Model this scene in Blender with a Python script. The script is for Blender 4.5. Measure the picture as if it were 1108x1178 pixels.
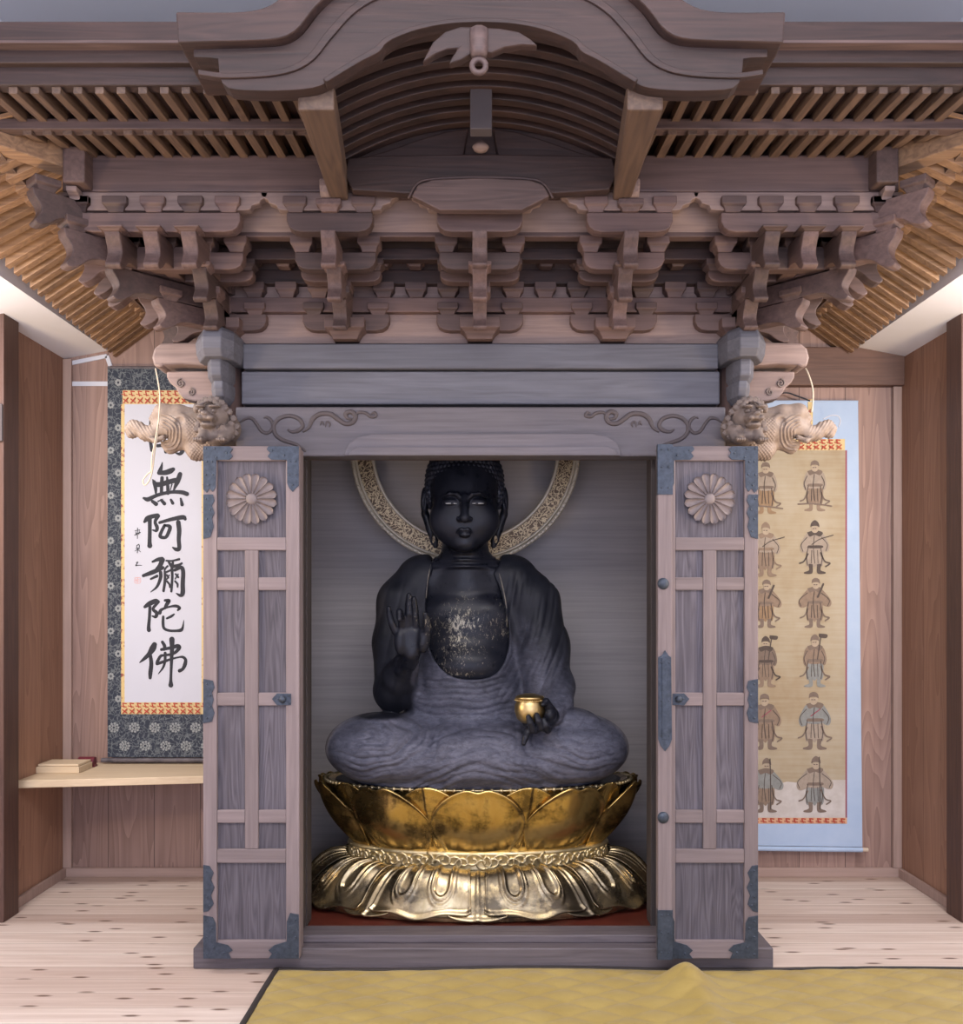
import bpy, bmesh, math, random
import numpy as np
from mathutils import Vector, Matrix

random.seed(7)
for _o in list(bpy.data.objects):
    bpy.data.objects.remove(_o, do_unlink=True)
SC = bpy.context.scene
COL = SC.collection

# ------------------------------------------------------------------ camera
FPX, CU, CV, CAMZ = 1067.0, 553.0, 700.0, 1.322      # focal length in px, principal point, eye height
cam_d = bpy.data.cameras.new('camera')
cam = bpy.data.objects.new('camera', cam_d)
COL.objects.link(cam)
cam.location = (0, 0, CAMZ)
cam.rotation_euler = (math.pi / 2, 0, 0)
cam_d.sensor_fit = 'HORIZONTAL'
cam_d.sensor_width = 36.0
cam_d.lens = FPX / 1108.0 * 36.0
cam_d.shift_x = (554.0 - CU) / 1108.0
cam_d.shift_y = (CV - 589.0) / 1108.0
cam_d.clip_start = 0.05
SC.camera = cam

# ------------------------------------------------------------------ world, lights, exposure
SC.view_settings.view_transform = 'Standard'
SC.view_settings.look = 'None'
SC.view_settings.gamma = 1.0
SC.view_settings.use_curve_mapping = False
SC.view_settings.exposure = 0.0

w = bpy.data.worlds.new('world')
SC.world = w
w.use_nodes = True
w.node_tree.nodes['Background'].inputs[0].default_value = (0.75, 0.82, 1.0, 1)
w.node_tree.nodes['Background'].inputs[1].default_value = 0.25


def area(name, loc, target, sx, sy, power, color):
    d = bpy.data.lights.new(name, 'AREA')
    d.shape = 'RECTANGLE'
    d.size, d.size_y = sx, sy
    d.energy = power
    d.color = color
    o = bpy.data.objects.new(name, d)
    COL.objects.link(o)
    o.location = loc
    v = Vector(target) - Vector(loc)
    o.rotation_euler = v.to_track_quat('-Z', 'Y').to_euler()
    return o


# daylight through the window wall behind the camera, the room's ceiling lamp, two warm side lamps
area('window_light', (0.0, -2.2, 1.55), (0, 3.5, 1.15), 4.8, 2.2, 92, (0.62, 0.70, 1.0))
area('ceiling_light', (0.0, 0.2, 3.42), (0, 0.3, 0), 3.2, 1.4, 105, (1.0, 0.95, 0.94))
area('ceiling_fill_uplight', (0.0, 1.2, 2.75), (0, 1.3, 3.58), 3.6, 1.6, 75, (0.86, 0.88, 1.0))  # unseen upward fill, added only to brighten the ceiling
for _s in (-1, 1):
    area('side_lamp_light', (_s * 2.15, 2.65, 1.35), (_s * 1.15, 3.6, 2.5), 0.22, 0.22, 21, (1.0, 0.74, 0.46))
    area('alcove_light', (_s * 1.92, 3.05, 2.42), (_s * 1.85, 4.35, 0.3), 0.30, 0.25, 23, (1.0, 0.95, 0.94))


# ------------------------------------------------------------------ helpers
def P(u, v, Y):
    """photo pixel (u,v) at distance Y -> point in the room"""
    return np.array([(u - CU) * Y / FPX, Y, CAMZ + (CV - v) * Y / FPX])


def X(u, Y):
    return (u - CU) * Y / FPX


def Z(v, Y):
    return CAMZ + (CV - v) * Y / FPX


class MB:
    def __init__(self):
        self.v = []
        self.f = []

    def add(self, vs, fs):
        n = len(self.v)
        self.v += [tuple(float(c) for c in p) for p in vs]
        self.f += [tuple(i + n for i in f) for f in fs]
        return self

    def hexa(self, p):
        return self.add(p, [(0, 3, 2, 1), (4, 5, 6, 7), (0, 1, 5, 4), (1, 2, 6, 5), (2, 3, 7, 6), (3, 0, 4, 7)])

    def box(self, x0, x1, y0, y1, z0, z1):
        return self.hexa([(x0, y0, z0), (x1, y0, z0), (x1, y1, z0), (x0, y1, z0),
                          (x0, y0, z1), (x1, y0, z1), (x1, y1, z1), (x0, y1, z1)])

    def prism(self, poly, r0, r1, f=lambda p, q, r: (p, r, q)):
        """polygon (p,q) extruded along r; f maps to xyz (default: XZ polygon along Y)"""
        n = len(poly)
        vs = [f(p, q, r0) for p, q in poly] + [f(p, q, r1) for p, q in poly]
        fs = [tuple(range(n)), tuple(range(2 * n - 1, n - 1, -1))]
        for i in range(n):
            j = (i + 1) % n
            fs.append((i, i + n, j + n, j))
        return self.add(vs, fs)

    def tube(self, pts, rad, n=8, caps=True, flat=None):
        pts = [Vector(p) for p in pts]
        m = len(pts)
        if not hasattr(rad, '__len__'):
            rad = [rad] * m
        t0 = (pts[1] - pts[0]).normalized()
        up = Vector((0, 0, 1)) if abs(t0.z) < 0.9 else Vector((0, 1, 0))
        a = t0.cross(up).normalized()
        vs, fs = [], []
        for i in range(m):
            t = (pts[min(i + 1, m - 1)] - pts[max(i - 1, 0)]).normalized()
            a = (a - t * a.dot(t)).normalized()
            b = t.cross(a)
            for k in range(n):
                g = 2 * math.pi * k / n
                d = (a * math.cos(g) + b * math.sin(g)) * rad[i]
                if flat is not None:
                    d = Vector((d.x * flat[0], d.y * flat[1], d.z * flat[2]))
                vs.append(pts[i] + d)
        for i in range(m - 1):
            for k in range(n):
                k2 = (k + 1) % n
                fs.append((i * n + k, i * n + k2, (i + 1) * n + k2, (i + 1) * n + k))
        if caps:
            fs.append(tuple(range(n - 1, -1, -1)))
            fs.append(tuple((m - 1) * n + k for k in range(n)))
        return self.add(vs, fs)

    def ell(self, c, r, nu=16, nv=10):
        if not hasattr(r, '__len__'):
            r = (r, r, r)
        vs = [(c[0], c[1], c[2] - r[2])]
        for j in range(1, nv):
            ph = -math.pi / 2 + math.pi * j / nv
            for i in range(nu):
                th = 2 * math.pi * i / nu
                vs.append((c[0] + r[0] * math.cos(ph) * math.cos(th), c[1] + r[1] * math.cos(ph) * math.sin(th), c[2] + r[2] * math.sin(ph)))
        vs.append((c[0], c[1], c[2] + r[2]))
        fs = []
        for i in range(nu):
            fs.append((0, 1 + (i + 1) % nu, 1 + i))
        for j in range(nv - 2):
            for i in range(nu):
                a, b = 1 + j * nu + i, 1 + j * nu + (i + 1) % nu
                fs.append((a, b, b + nu, a + nu))
        t = len(vs) - 1
        for i in range(nu):
            fs.append((t, t - nu + i, t - nu + (i + 1) % nu))
        return self.add(vs, fs)

    def lathe(self, prof, c, n=48, sx=1.0, sy=1.0):
        """prof: list of (r,z) ; rx=r*sx, ry=r*sy"""
        vs, fs = [], []
        for r, z in prof:
            for i in range(n):
                th = 2 * math.pi * i / n
                vs.append((c[0] + r * sx * math.cos(th), c[1] + r * sy * math.sin(th), c[2] + z))
        m = len(prof)
        for j in range(m - 1):
            for i in range(n):
                i2 = (i + 1) % n
                fs.append((j * n + i, j * n + i2, (j + 1) * n + i2, (j + 1) * n + i))
        fs.append(tuple(range(n - 1, -1, -1)))
        fs.append(tuple((m - 1) * n + i for i in range(n)))
        return self.add(vs, fs)

    def grid(self, fn, nu, nv):
        vs = [fn(i / nu, j / nv) for j in range(nv + 1) for i in range(nu + 1)]
        fs = []
        for j in range(nv):
            for i in range(nu):
                a = j * (nu + 1) + i
                fs.append((a, a + 1, a + nu + 2, a + nu + 1))
        return self.add(vs, fs)

    def mirror_x(self):
        self.v = [(-x, y, z) for x, y, z in self.v]
        self.f = [tuple(reversed(f)) for f in self.f]
        return self

    def joined(self, o):
        return self.add(o.v, o.f)


def world_loc(o):
    l = Vector((0, 0, 0))
    while o is not None:
        l = l + o.location
        o = o.parent
    return l


def obj(name, mb, mat, parent=None, bevel=0.0, smooth=False, solid=0.0, recalc=True, sub=0, origin=None):
    """ONE mesh object; geometry is given in room coordinates"""
    if isinstance(mb, MB):
        V = np.array(mb.v, dtype=float)
        F = mb.f
    else:
        V, F = mb
        V = np.asarray(V, dtype=float)
    if parent is not None:
        off = world_loc(parent)
        loc = Vector((0, 0, 0))
    else:
        lo, hi = V.min(0), V.max(0)
        off = Vector(((lo[0] + hi[0]) / 2, (lo[1] + hi[1]) / 2, lo[2])) if origin is None else Vector(origin)
        loc = off
    me = bpy.data.meshes.new(name)
    me.from_pydata((V - np.array(off)).tolist(), [], F if isinstance(F, list) else F.tolist())
    me.update()
    if recalc and len(V) < 60000:
        bm = bmesh.new()
        bm.from_mesh(me)
        bmesh.ops.recalc_face_normals(bm, faces=bm.faces)
        bm.to_mesh(me)
        bm.free()
    if smooth:
        me.polygons.foreach_set('use_smooth', [True] * len(me.polygons))
    me.materials.append(mat)
    o = bpy.data.objects.new(name, me)
    COL.objects.link(o)
    o.location = loc
    o.parent = parent
    if solid:
        m = o.modifiers.new('thick', 'SOLIDIFY')
        m.thickness = solid
        m.offset = 0
    if sub:
        m = o.modifiers.new('sub', 'SUBSURF')
        m.levels = m.render_levels = sub
    if bevel:
        m = o.modifiers.new('bevel', 'BEVEL')
        m.width = bevel
        m.segments = 2
        m.limit_method = 'ANGLE'
        m.angle_limit = 0.6
    return o


def empty(name, loc=(0, 0, 0), parent=None):
    o = bpy.data.objects.new(name, None)
    o.empty_display_size = 0.1
    COL.objects.link(o)
    o.location = loc
    o.parent = parent
    return o


def tag(o, label, cat, group=None, kind=None):
    o['label'] = label
    o['category'] = cat
    if group:
        o['group'] = group
    if kind:
        o['kind'] = kind
    return o


def struct(name, mb, mat, bevel=0.0, origin=(0, 0, 0)):
    o = obj(name, mb, mat, bevel=bevel, origin=origin)
    o['kind'] = 'structure'
    return o


def spline(pts, n=8):
    """Catmull-Rom through points of any dimension"""
    p = [np.array(q, dtype=float) for q in pts]
    p = [2 * p[0] - p[1]] + p + [2 * p[-1] - p[-2]]
    out = []
    for i in range(1, len(p) - 2):
        for k in range(n):
            t = k / n
            out.append(0.5 * ((2 * p[i]) + (-p[i - 1] + p[i + 1]) * t + (2 * p[i - 1] - 5 * p[i] + 4 * p[i + 1] - p[i + 2]) * t * t
                              + (-p[i - 1] + 3 * p[i] - 3 * p[i + 1] + p[i + 2]) * t ** 3))
    out.append(p[-2])
    return out


# ------------------------------------------------------------------ signed-distance sculpting
class SDF:
    def __init__(self, lo, hi, h):
        self.lo = np.array(lo, float)
        self.h = h
        self.n = [int(math.ceil((hi[i] - lo[i]) / h)) + 1 for i in range(3)]
        self.ax = [self.lo[i] + h * np.arange(self.n[i]) for i in range(3)]
        self.F = np.full(self.n, 0.2, dtype=np.float32)

    def _sl(self, lo, hi, m):
        sl = []
        for i in range(3):
            a = int(max(0, math.floor((lo[i] - m - self.lo[i]) / self.h)))
            b = int(min(self.n[i], math.ceil((hi[i] + m - self.lo[i]) / self.h) + 1))
            if b <= a:
                return None, None
            sl.append(slice(a, b))
        g = np.meshgrid(*[self.ax[i][sl[i]].astype(np.float32) for i in range(3)], indexing='ij', sparse=True)
        return tuple(sl), g

    def _op(self, fn, lo, hi, k, sub):
        sl, g = self._sl(lo, hi, max(k * 1.5, 4 * self.h))
        if sl is None:
            return
        d = fn(*g)
        A = self.F[sl]
        k = max(k, 1e-4)
        if sub:
            d = -d
            hh = np.clip(0.5 - 0.5 * (A - d) / k, 0, 1)
            self.F[sl] = A * (1 - hh) + d * hh + k * hh * (1 - hh)
        else:
            hh = np.clip(0.5 + 0.5 * (A - d) / k, 0, 1)
            self.F[sl] = A * (1 - hh) + d * hh - k * hh * (1 - hh)

    def ell(self, c, r, k=0.02, sub=False, rot=None):
        if not hasattr(r, '__len__'):
            r = (r, r, r)
        R = np.eye(3) if rot is None else np.array(Matrix.Rotation(rot[1], 3, rot[0]).transposed())
        mr = max(r)

        def fn(x, y, z):
            x, y, z = x - c[0], y - c[1], z - c[2]
            if rot is not None:
                x, y, z = (R[0][0] * x + R[0][1] * y + R[0][2] * z, R[1][0] * x + R[1][1] * y + R[1][2] * z, R[2][0] * x + R[2][1] * y + R[2][2] * z)
            k0 = np.sqrt((x / r[0]) ** 2 + (y / r[1]) ** 2 + (z / r[2]) ** 2)
            k1 = np.sqrt((x / r[0] ** 2) ** 2 + (y / r[1] ** 2) ** 2 + (z / r[2] ** 2) ** 2)
            return k0 * (k0 - 1) / np.maximum(k1, 1e-6)
        ext = (mr, mr, mr) if rot is not None else r
        self._op(fn, [c[i] - ext[i] for i in range(3)], [c[i] + ext[i] for i in range(3)], k, sub)
        return self

    def cap(self, a, b, ra, rb, k=0.02, sub=False):
        a, b = np.array(a, float), np.array(b, float)
        ba = b - a
        L = float(ba @ ba) + 1e-12

        def fn(x, y, z):
            px, py, pz = x - a[0], y - a[1], z - a[2]
            t = np.clip((px * ba[0] + py * ba[1] + pz * ba[2]) / L, 0, 1)
            return np.sqrt((px - ba[0] * t) ** 2 + (py - ba[1] * t) ** 2 + (pz - ba[2] * t) ** 2) - (ra + (rb - ra) * t)
        rm = max(ra, rb)
        self._op(fn, np.minimum(a, b) - rm, np.maximum(a, b) + rm, k, sub)
        return self

    def chain(self, pts, rad, k=0.02, kin=0.01, sub=False):
        for i in range(len(pts) - 1):
            self.cap(pts[i], pts[i + 1], rad[i], rad[i + 1], k if i == 0 else kin, sub)
        return self

    def fn(self, f, lo, hi, k=0.01, sub=False):
        self._op(f, lo, hi, k, sub)
        return self

    def mesh(self):
        F = self.F
        F[0], F[-1] = 0.2, 0.2
        F[:, 0], F[:, -1] = 0.2, 0.2
        F[:, :, 0], F[:, :, -1] = 0.2, 0.2
        S = F < 0
        c = np.zeros([n - 1 for n in F.shape], dtype=np.int8)
        for dx in (0, 1):
            for dy in (0, 1):
                for dz in (0, 1):
                    c += S[dx:F.shape[0] - 1 + dx, dy:F.shape[1] - 1 + dy, dz:F.shape[2] - 1 + dz]
        act = np.argwhere((c > 0) & (c < 8))
        vid = np.full(c.shape, -1, dtype=np.int64)
        vid[tuple(act.T)] = np.arange(len(act))
        cor = [(0, 0, 0), (1, 0, 0), (0, 1, 0), (1, 1, 0), (0, 0, 1), (1, 0, 1), (0, 1, 1), (1, 1, 1)]
        val = np.stack([F[act[:, 0] + a, act[:, 1] + b, act[:, 2] + d] for a, b, d in cor], 1)
        acc = np.zeros((len(act), 3))
        cnt = np.zeros(len(act))
        for i in range(8):
            for j in range(i + 1, 8):
                if sum(abs(cor[i][q] - cor[j][q]) for q in range(3)) != 1:
                    continue
                m = (val[:, i] < 0) != (val[:, j] < 0)
                t = np.where(m, val[:, i] / (val[:, i] - val[:, j] + 1e-20), 0)
                p = np.array(cor[i])[None] + t[:, None] * (np.array(cor[j]) - np.array(cor[i]))[None]
                acc += p * m[:, None]
                cnt += m
        V = self.lo + self.h * (act + acc / cnt[:, None])
        gr = []
        for i in range(3):
            hi = np.moveaxis(val.reshape(-1, 2, 2, 2), 0, 0)   # z,y,x order
            ax = {0: 3, 1: 2, 2: 1}[i]
            gr.append((np.take(hi, 1, ax) - np.take(hi, 0, ax)).mean((1, 2)))
        N = np.stack(gr, 1)
        N /= np.linalg.norm(N, axis=1)[:, None] + 1e-12
        faces = []
        for ax in range(3):
            o1, o2 = [(1, 2), (2, 0), (0, 1)][ax]
            s0 = [slice(None)] * 3
            s1 = [slice(None)] * 3
            s0[ax] = slice(0, -1)
            s1[ax] = slice(1, None)
            A, B = S[tuple(s0)], S[tuple(s1)]
            for sign in (0, 1):
                e = np.argwhere((A & ~B) if sign == 0 else (~A & B))
                e = e[(e[:, o1] > 0) & (e[:, o2] > 0)]
                q = []
                for d1, d2 in ((1, 1), (0, 1), (0, 0), (1, 0)):
                    w_ = e.copy()
                    w_[:, o1] -= d1
                    w_[:, o2] -= d2
                    q.append(vid[tuple(w_.T)])
                q = np.stack(q, 1)
                if sign:
                    q = q[:, ::-1]
                faces.append(q)
        Fq = np.concatenate(faces)
        Fq = Fq[(Fq >= 0).all(1)]
        return V, N, Fq


# ------------------------------------------------------------------ materials
def nt(name):
    m = bpy.data.materials.new(name)
    m.use_nodes = True
    t = m.node_tree
    return m, t, t.nodes['Principled BSDF']


def nd(t, typ, **kw):
    n = t.nodes.new(typ)
    for k, v in kw.items():
        if k.startswith('i_'):
            n.inputs[k[2:].replace('_', ' ')].default_value = v
        else:
            setattr(n, k, v)
    return n


def ramp(t, stops, src=None, interp='LINEAR'):
    r = t.nodes.new('ShaderNodeValToRGB')
    r.color_ramp.interpolation = interp
    e = r.color_ramp.elements
    while len(e) < len(stops):
        e.new(0.5)
    for i, (p, c) in enumerate(stops):
        e[i].position = p
        e[i].color = tuple(c) + (1,) if len(c) == 3 else c
    if src is not None:
        t.links.new(src, r.inputs[0])
    return r


def math_n(t, op, a, b=None, c=None):
    n = t.nodes.new('ShaderNodeMath')
    n.operation = op
    for i, q in enumerate((a, b, c)):
        if q is None:
            continue
        if hasattr(q, 'links'):
            t.links.new(q, n.inputs[i])
        else:
            n.inputs[i].default_value = q
    return n.outputs[0]


def mixc(t, fac, a, b, mode='MIX'):
    n = t.nodes.new('ShaderNodeMix')
    n.data_type = 'RGBA'
    n.blend_type = mode
    for s, q in ((n.inputs[0], fac), (n.inputs[6], a), (n.inputs[7], b)):
        if hasattr(q, 'links'):
            t.links.new(q, s)
        elif isinstance(q, tuple):
            s.default_value = q if len(q) == 4 else q + (1,)
        else:
            s.default_value = q
    return n.outputs[2]


def coords(t, scale=(1, 1, 1), loc=(0, 0, 0), rot=(0, 0, 0)):
    tc = t.nodes.new('ShaderNodeTexCoord')
    mp = t.nodes.new('ShaderNodeMapping')
    mp.inputs['Scale'].default_value = scale
    mp.inputs['Location'].default_value = loc
    mp.inputs['Rotation'].default_value = rot
    t.links.new(tc.outputs['Object'], mp.inputs[0])
    return mp.outputs[0]


def noise(t, vec, scale=1.0, detail=5.0, rough=0.55, dist=0.0):
    n = nd(t, 'ShaderNodeTexNoise')
    n.inputs['Scale'].default_value = scale
    n.inputs['Detail'].default_value = detail
    n.inputs['Roughness'].default_value = rough
    n.inputs['Distortion'].default_value = dist
    t.links.new(vec, n.inputs['Vector'])
    return n.outputs['Fac']


def bump(t, bs, h, strength=0.3, dist=0.01):
    b = nd(t, 'ShaderNodeBump')
    b.inputs['Strength'].default_value = strength
    b.inputs['Distance'].default_value = dist
    t.links.new(h, b.inputs['Height'])
    t.links.new(b.outputs[0], bs.inputs['Normal'])
    return b


def wood(name, ca, cb, axis='X', fine=60.0, along=2.0, rough=0.6, bmp=0.25, var=0.12, figure=0.38, blotch=0.35, rings_n=8.0):
    """weathered timber: long grain along one axis, growth-ring figure, per-piece tone"""
    m, t, bs = nt(name)
    i = 'XYZ'.index(axis)
    sc = [fine] * 3
    sc[i] = along
    g = noise(t, coords(t, tuple(sc)), 1.0, 4, 0.6, 0.4)
    sc2 = [16.0] * 3
    sc2[i] = 1.1
    v2 = coords(t, tuple(sc2))
    r0 = noise(t, v2, 1.0, 2, 0.5, 0.3)
    rings = math_n(t, 'FRACT', math_n(t, 'MULTIPLY', r0, rings_n))
    rings = math_n(t, 'ABSOLUTE', math_n(t, 'SUBTRACT', rings, 0.5))
    rings = math_n(t, 'MULTIPLY', rings, 2.0)
    f = math_n(t, 'ADD', math_n(t, 'MULTIPLY', g, 1.0 - figure * 0.6), math_n(t, 'MULTIPLY', rings, figure * 0.6))
    bl = noise(t, coords(t, (2.3, 2.3, 2.3)), 1.0, 3, 0.6)
    f = math_n(t, 'ADD', f, 0.0)
    f2 = math_n(t, 'ADD', f, math_n(t, 'MULTIPLY', math_n(t, 'SUBTRACT', bl, 0.5), blotch))
    col = ramp(t, [(0.2, cb), (0.8, ca)], f2).outputs[0]
    oi = nd(t, 'ShaderNodeObjectInfo')
    hv = nd(t, 'ShaderNodeHueSaturation')
    val = math_n(t, 'ADD', math_n(t, 'MULTIPLY', oi.outputs['Random'], 2 * var), 1.0 - var)
    t.links.new(val, hv.inputs['Value'])
    t.links.new(col, hv.inputs['Color'])
    t.links.new(hv.outputs[0], bs.inputs['Base Color'])
    bs.inputs['Roughness'].default_value = rough
    bump(t, bs, f, bmp, 0.004)
    return m


def plain(name, c, rough=0.6, metal=0.0, nscale=0.0, c2=None, bmp=0.0, spec=None):
    m, t, bs = nt(name)
    bs.inputs['Base Color'].default_value = c + (1,)
    bs.inputs['Roughness'].default_value = rough
    bs.inputs['Metallic'].default_value = metal
    if spec is not None:
        bs.inputs['Specular IOR Level'].default_value = spec
    if nscale:
        n = noise(t, coords(t, (nscale,) * 3), 1.0, 5, 0.6)
        r = ramp(t, [(0.3, c), (0.7, c2 or c)], n)
        t.links.new(r.outputs[0], bs.inputs['Base Color'])
        if bmp:
            bump(t, bs, n, bmp, 0.004)
    return m


M = {}
WA, WB = (0.140, 0.088, 0.076), (0.052, 0.032, 0.030)
for ax in 'XYZ':
    M['w' + ax] = wood('shrine_wood_' + ax, WA, WB, ax)
    M['p' + ax] = wood('shrine_pale_wood_' + ax, (0.30, 0.215, 0.185), (0.155, 0.105, 0.092), ax, figure=0.25)
    M['b' + ax] = wood('bracket_wood_' + ax, (0.150, 0.094, 0.082), (0.060, 0.037, 0.034), ax, figure=0.10, var=0.35, bmp=0.15)
    M['d' + ax] = wood('roof_dark_wood_' + ax, (0.058, 0.030, 0.024), (0.020, 0.011, 0.010), ax)
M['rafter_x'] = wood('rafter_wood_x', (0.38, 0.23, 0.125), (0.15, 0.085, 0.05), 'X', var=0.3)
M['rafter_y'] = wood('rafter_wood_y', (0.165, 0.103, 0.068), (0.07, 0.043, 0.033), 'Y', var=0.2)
M['beam_grey'] = wood('grey_beam_wood', (0.132, 0.133, 0.158), (0.076, 0.075, 0.090), 'X', figure=0.3)
M['lintel'] = wood('lintel_wood', (0.150, 0.135, 0.150), (0.088, 0.077, 0.086), 'X', figure=0.25)
M['door_frame'] = wood('door_frame_wood', (0.245, 0.198, 0.198), (0.140, 0.110, 0.111), 'Z', figure=0.15, blotch=0.2)
M['door_rail'] = wood('door_rail_wood', (0.245, 0.198, 0.198), (0.140, 0.110, 0.111), 'X', figure=0.15, blotch=0.2)
M['door_panel'] = wood('door_panel_wood', (0.135, 0.122, 0.146), (0.045, 0.039, 0.050), 'Z', figure=0.5, fine=90, rings_n=15.0)
M['back_panel'] = wood('back_panel_wood', (0.44, 0.41, 0.40), (0.30, 0.275, 0.27), 'X', figure=0.1, fine=70, along=1.2, bmp=0.1)
M['sill'] = wood('sill_wood', (0.150, 0.128, 0.138), (0.08, 0.066, 0.073), 'X')
M['carving'] = plain('carved_wood', (0.115, 0.088, 0.076), 0.6, 0, 35, (0.19, 0.148, 0.126), 0.2)
M['iron'] = plain('blued_iron_fitting', (0.034, 0.044, 0.062), 0.5, 0.5, 60, (0.070, 0.088, 0.118), 0.15)
M['groove'] = plain('carved_groove', (0.075, 0.060, 0.062), 0.7)
M['white_wall'] = plain('white_plaster', (0.86, 0.86, 0.89), 0.85)
M['ceiling'] = plain('grey_ceiling', (0.66, 0.66, 0.70), 0.9)
M['post'] = wood('dark_post_wood', (0.120, 0.060, 0.042), (0.065, 0.032, 0.024), 'Z', var=0.05)
M['sidewall'] = None
# ------------------------------------------------------------------ the room
YB = 4.58                      # back wall of the alcove
XL, XR = -2.056, 2.073
YP0, YP1 = 3.90, 4.03          # front posts


def mat_floor():
    m, t, bs = nt('pine_floor_boards')
    v = coords(t)
    s = nd(t, 'ShaderNodeSeparateXYZ')
    t.links.new(v, s.inputs[0])
    W = 0.118
    yy = math_n(t, 'DIVIDE', s.outputs[1], W)
    row = math_n(t, 'FLOOR', yy)
    fr = math_n(t, 'FRACT', yy)
    wn = nd(t, 'ShaderNodeTexWhiteNoise', noise_dimensions='1D')
    t.links.new(row, wn.inputs['W'])
    g = noise(t, coords(t, (1.6, 38, 38)), 1.0, 5, 0.6, 0.5)
    base = ramp(t, [(0.25, (0.56, 0.44, 0.365)), (0.75, (0.76, 0.655, 0.575))], g).outputs[0]
    tone = ramp(t, [(0.0, (0.66, 0.58, 0.55)), (0.5, (0.95, 0.92, 0.90)), (1.0, (1.0, 1.0, 1.0))], wn.outputs['Value']).outputs[0]
    col = mixc(t, 1.0, base, tone, 'MULTIPLY')
    # knots: small brown lens shapes, offset per row
    cx = nd(t, 'ShaderNodeCombineXYZ')
    t.links.new(math_n(t, 'ADD', math_n(t, 'MULTIPLY', s.outputs[0], 4.0), math_n(t, 'MULTIPLY', wn.outputs['Value'], 37.0)), cx.inputs[0])
    t.links.new(math_n(t, 'MULTIPLY', s.outputs[1], 15.0), cx.inputs[1])
    vo = nd(t, 'ShaderNodeTexVoronoi', voronoi_dimensions='2D')
    vo.inputs['Scale'].default_value = 1.0
    t.links.new(cx.outputs[0], vo.inputs['Vector'])
    kn = ramp(t, [(0.06, (1, 1, 1)), (0.15, (0, 0, 0))], vo.outputs['Distance']).outputs[0]
    sel = math_n(t, 'GREATER_THAN', nd_sep(t, vo.outputs['Color']), 0.45)
    kf = math_n(t, 'MULTIPLY', kn, sel)
    col = mixc(t, math_n(t, 'MULTIPLY', kf, 0.92), col, (0.13, 0.07, 0.045))
    seam = math_n(t, 'LESS_THAN', fr, 0.025)
    col = mixc(t, math_n(t, 'MULTIPLY', seam, 0.65), col, (0.25, 0.17, 0.12))
    edge = math_n(t, 'MULTIPLY', math_n(t, 'GREATER_THAN', fr, 0.025), math_n(t, 'LESS_THAN', fr, 0.10))
    col = mixc(t, math_n(t, 'MULTIPLY', edge, math_n(t, 'MULTIPLY', wn.outputs['Value'], 0.8)), col, (0.86, 0.79, 0.68))
    t.links.new(col, bs.inputs['Base Color'])
    bs.inputs['Roughness'].default_value = 0.5
    bump(t, bs, g, 0.08, 0.002)
    return m


def nd_sep(t, c):
    s = nd(t, 'ShaderNodeSeparateColor')
    t.links.new(c, s.inputs[0])
    return s.outputs[0]


def mat_boards(name, ca, cb, axis, width, offset, fine=26, seamdark=0.75, tonevar=0.25):
    """vertical wall boards; seams every width along axis"""
    m, t, bs = nt(name)
    v = coords(t)
    s = nd(t, 'ShaderNodeSeparateXYZ')
    t.links.new(v, s.inputs[0])
    q = s.outputs['XYZ'.index(axis)]
    yy = math_n(t, 'DIVIDE', math_n(t, 'SUBTRACT', q, offset), width)
    row = math_n(t, 'FLOOR', yy)
    fr = math_n(t, 'FRACT', yy)
    wn = nd(t, 'ShaderNodeTexWhiteNoise', noise_dimensions='1D')
    t.links.new(row, wn.inputs['W'])
    # board-wise shifted figure
    cm = nd(t, 'ShaderNodeCombineXYZ')
    t.links.new(math_n(t, 'MULTIPLY', q, 6.5), cm.inputs[0])
    t.links.new(math_n(t, 'ADD', math_n(t, 'MULTIPLY', s.outputs[2], 0.62), math_n(t, 'MULTIPLY', wn.outputs['Value'], 19.0)), cm.inputs[1])
    t.links.new(math_n(t, 'MULTIPLY', wn.outputs['Value'], 7.0), cm.inputs[2])
    r0 = noise(t, cm.outputs[0], 1.0, 2, 0.5, 0.35)
    rings = math_n(t, 'FRACT', math_n(t, 'MULTIPLY', r0, 13.0))
    g = noise(t, coords(t, (fine * 2, fine * 2, 1.2)), 1.0, 4, 0.6, 0.3)
    f = math_n(t, 'ADD', math_n(t, 'MULTIPLY', rings, 0.38), math_n(t, 'MULTIPLY', g, 0.62))
    base = ramp(t, [(0.2, cb), (0.75, ca)], f).outputs[0]
    tv = ramp(t, [(0, (1 - tonevar, 1 - tonevar * 1.05, 1 - tonevar * 1.05)), (1, (1, 1, 1))], wn.outputs['Value']).outputs[0]
    col = mixc(t, 1.0, base, tv, 'MULTIPLY')
    seam = math_n(t, 'LESS_THAN', fr, 0.018)
    col = mixc(t, math_n(t, 'MULTIPLY', seam, seamdark), col, (0.05, 0.03, 0.025))
    t.links.new(col, bs.inputs['Base Color'])
    bs.inputs['Roughness'].default_value = 0.6
    bump(t, bs, math_n(t, 'SUBTRACT', f, math_n(t, 'MULTIPLY', seam, 2.0)), 0.1, 0.003)
    return m


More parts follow.
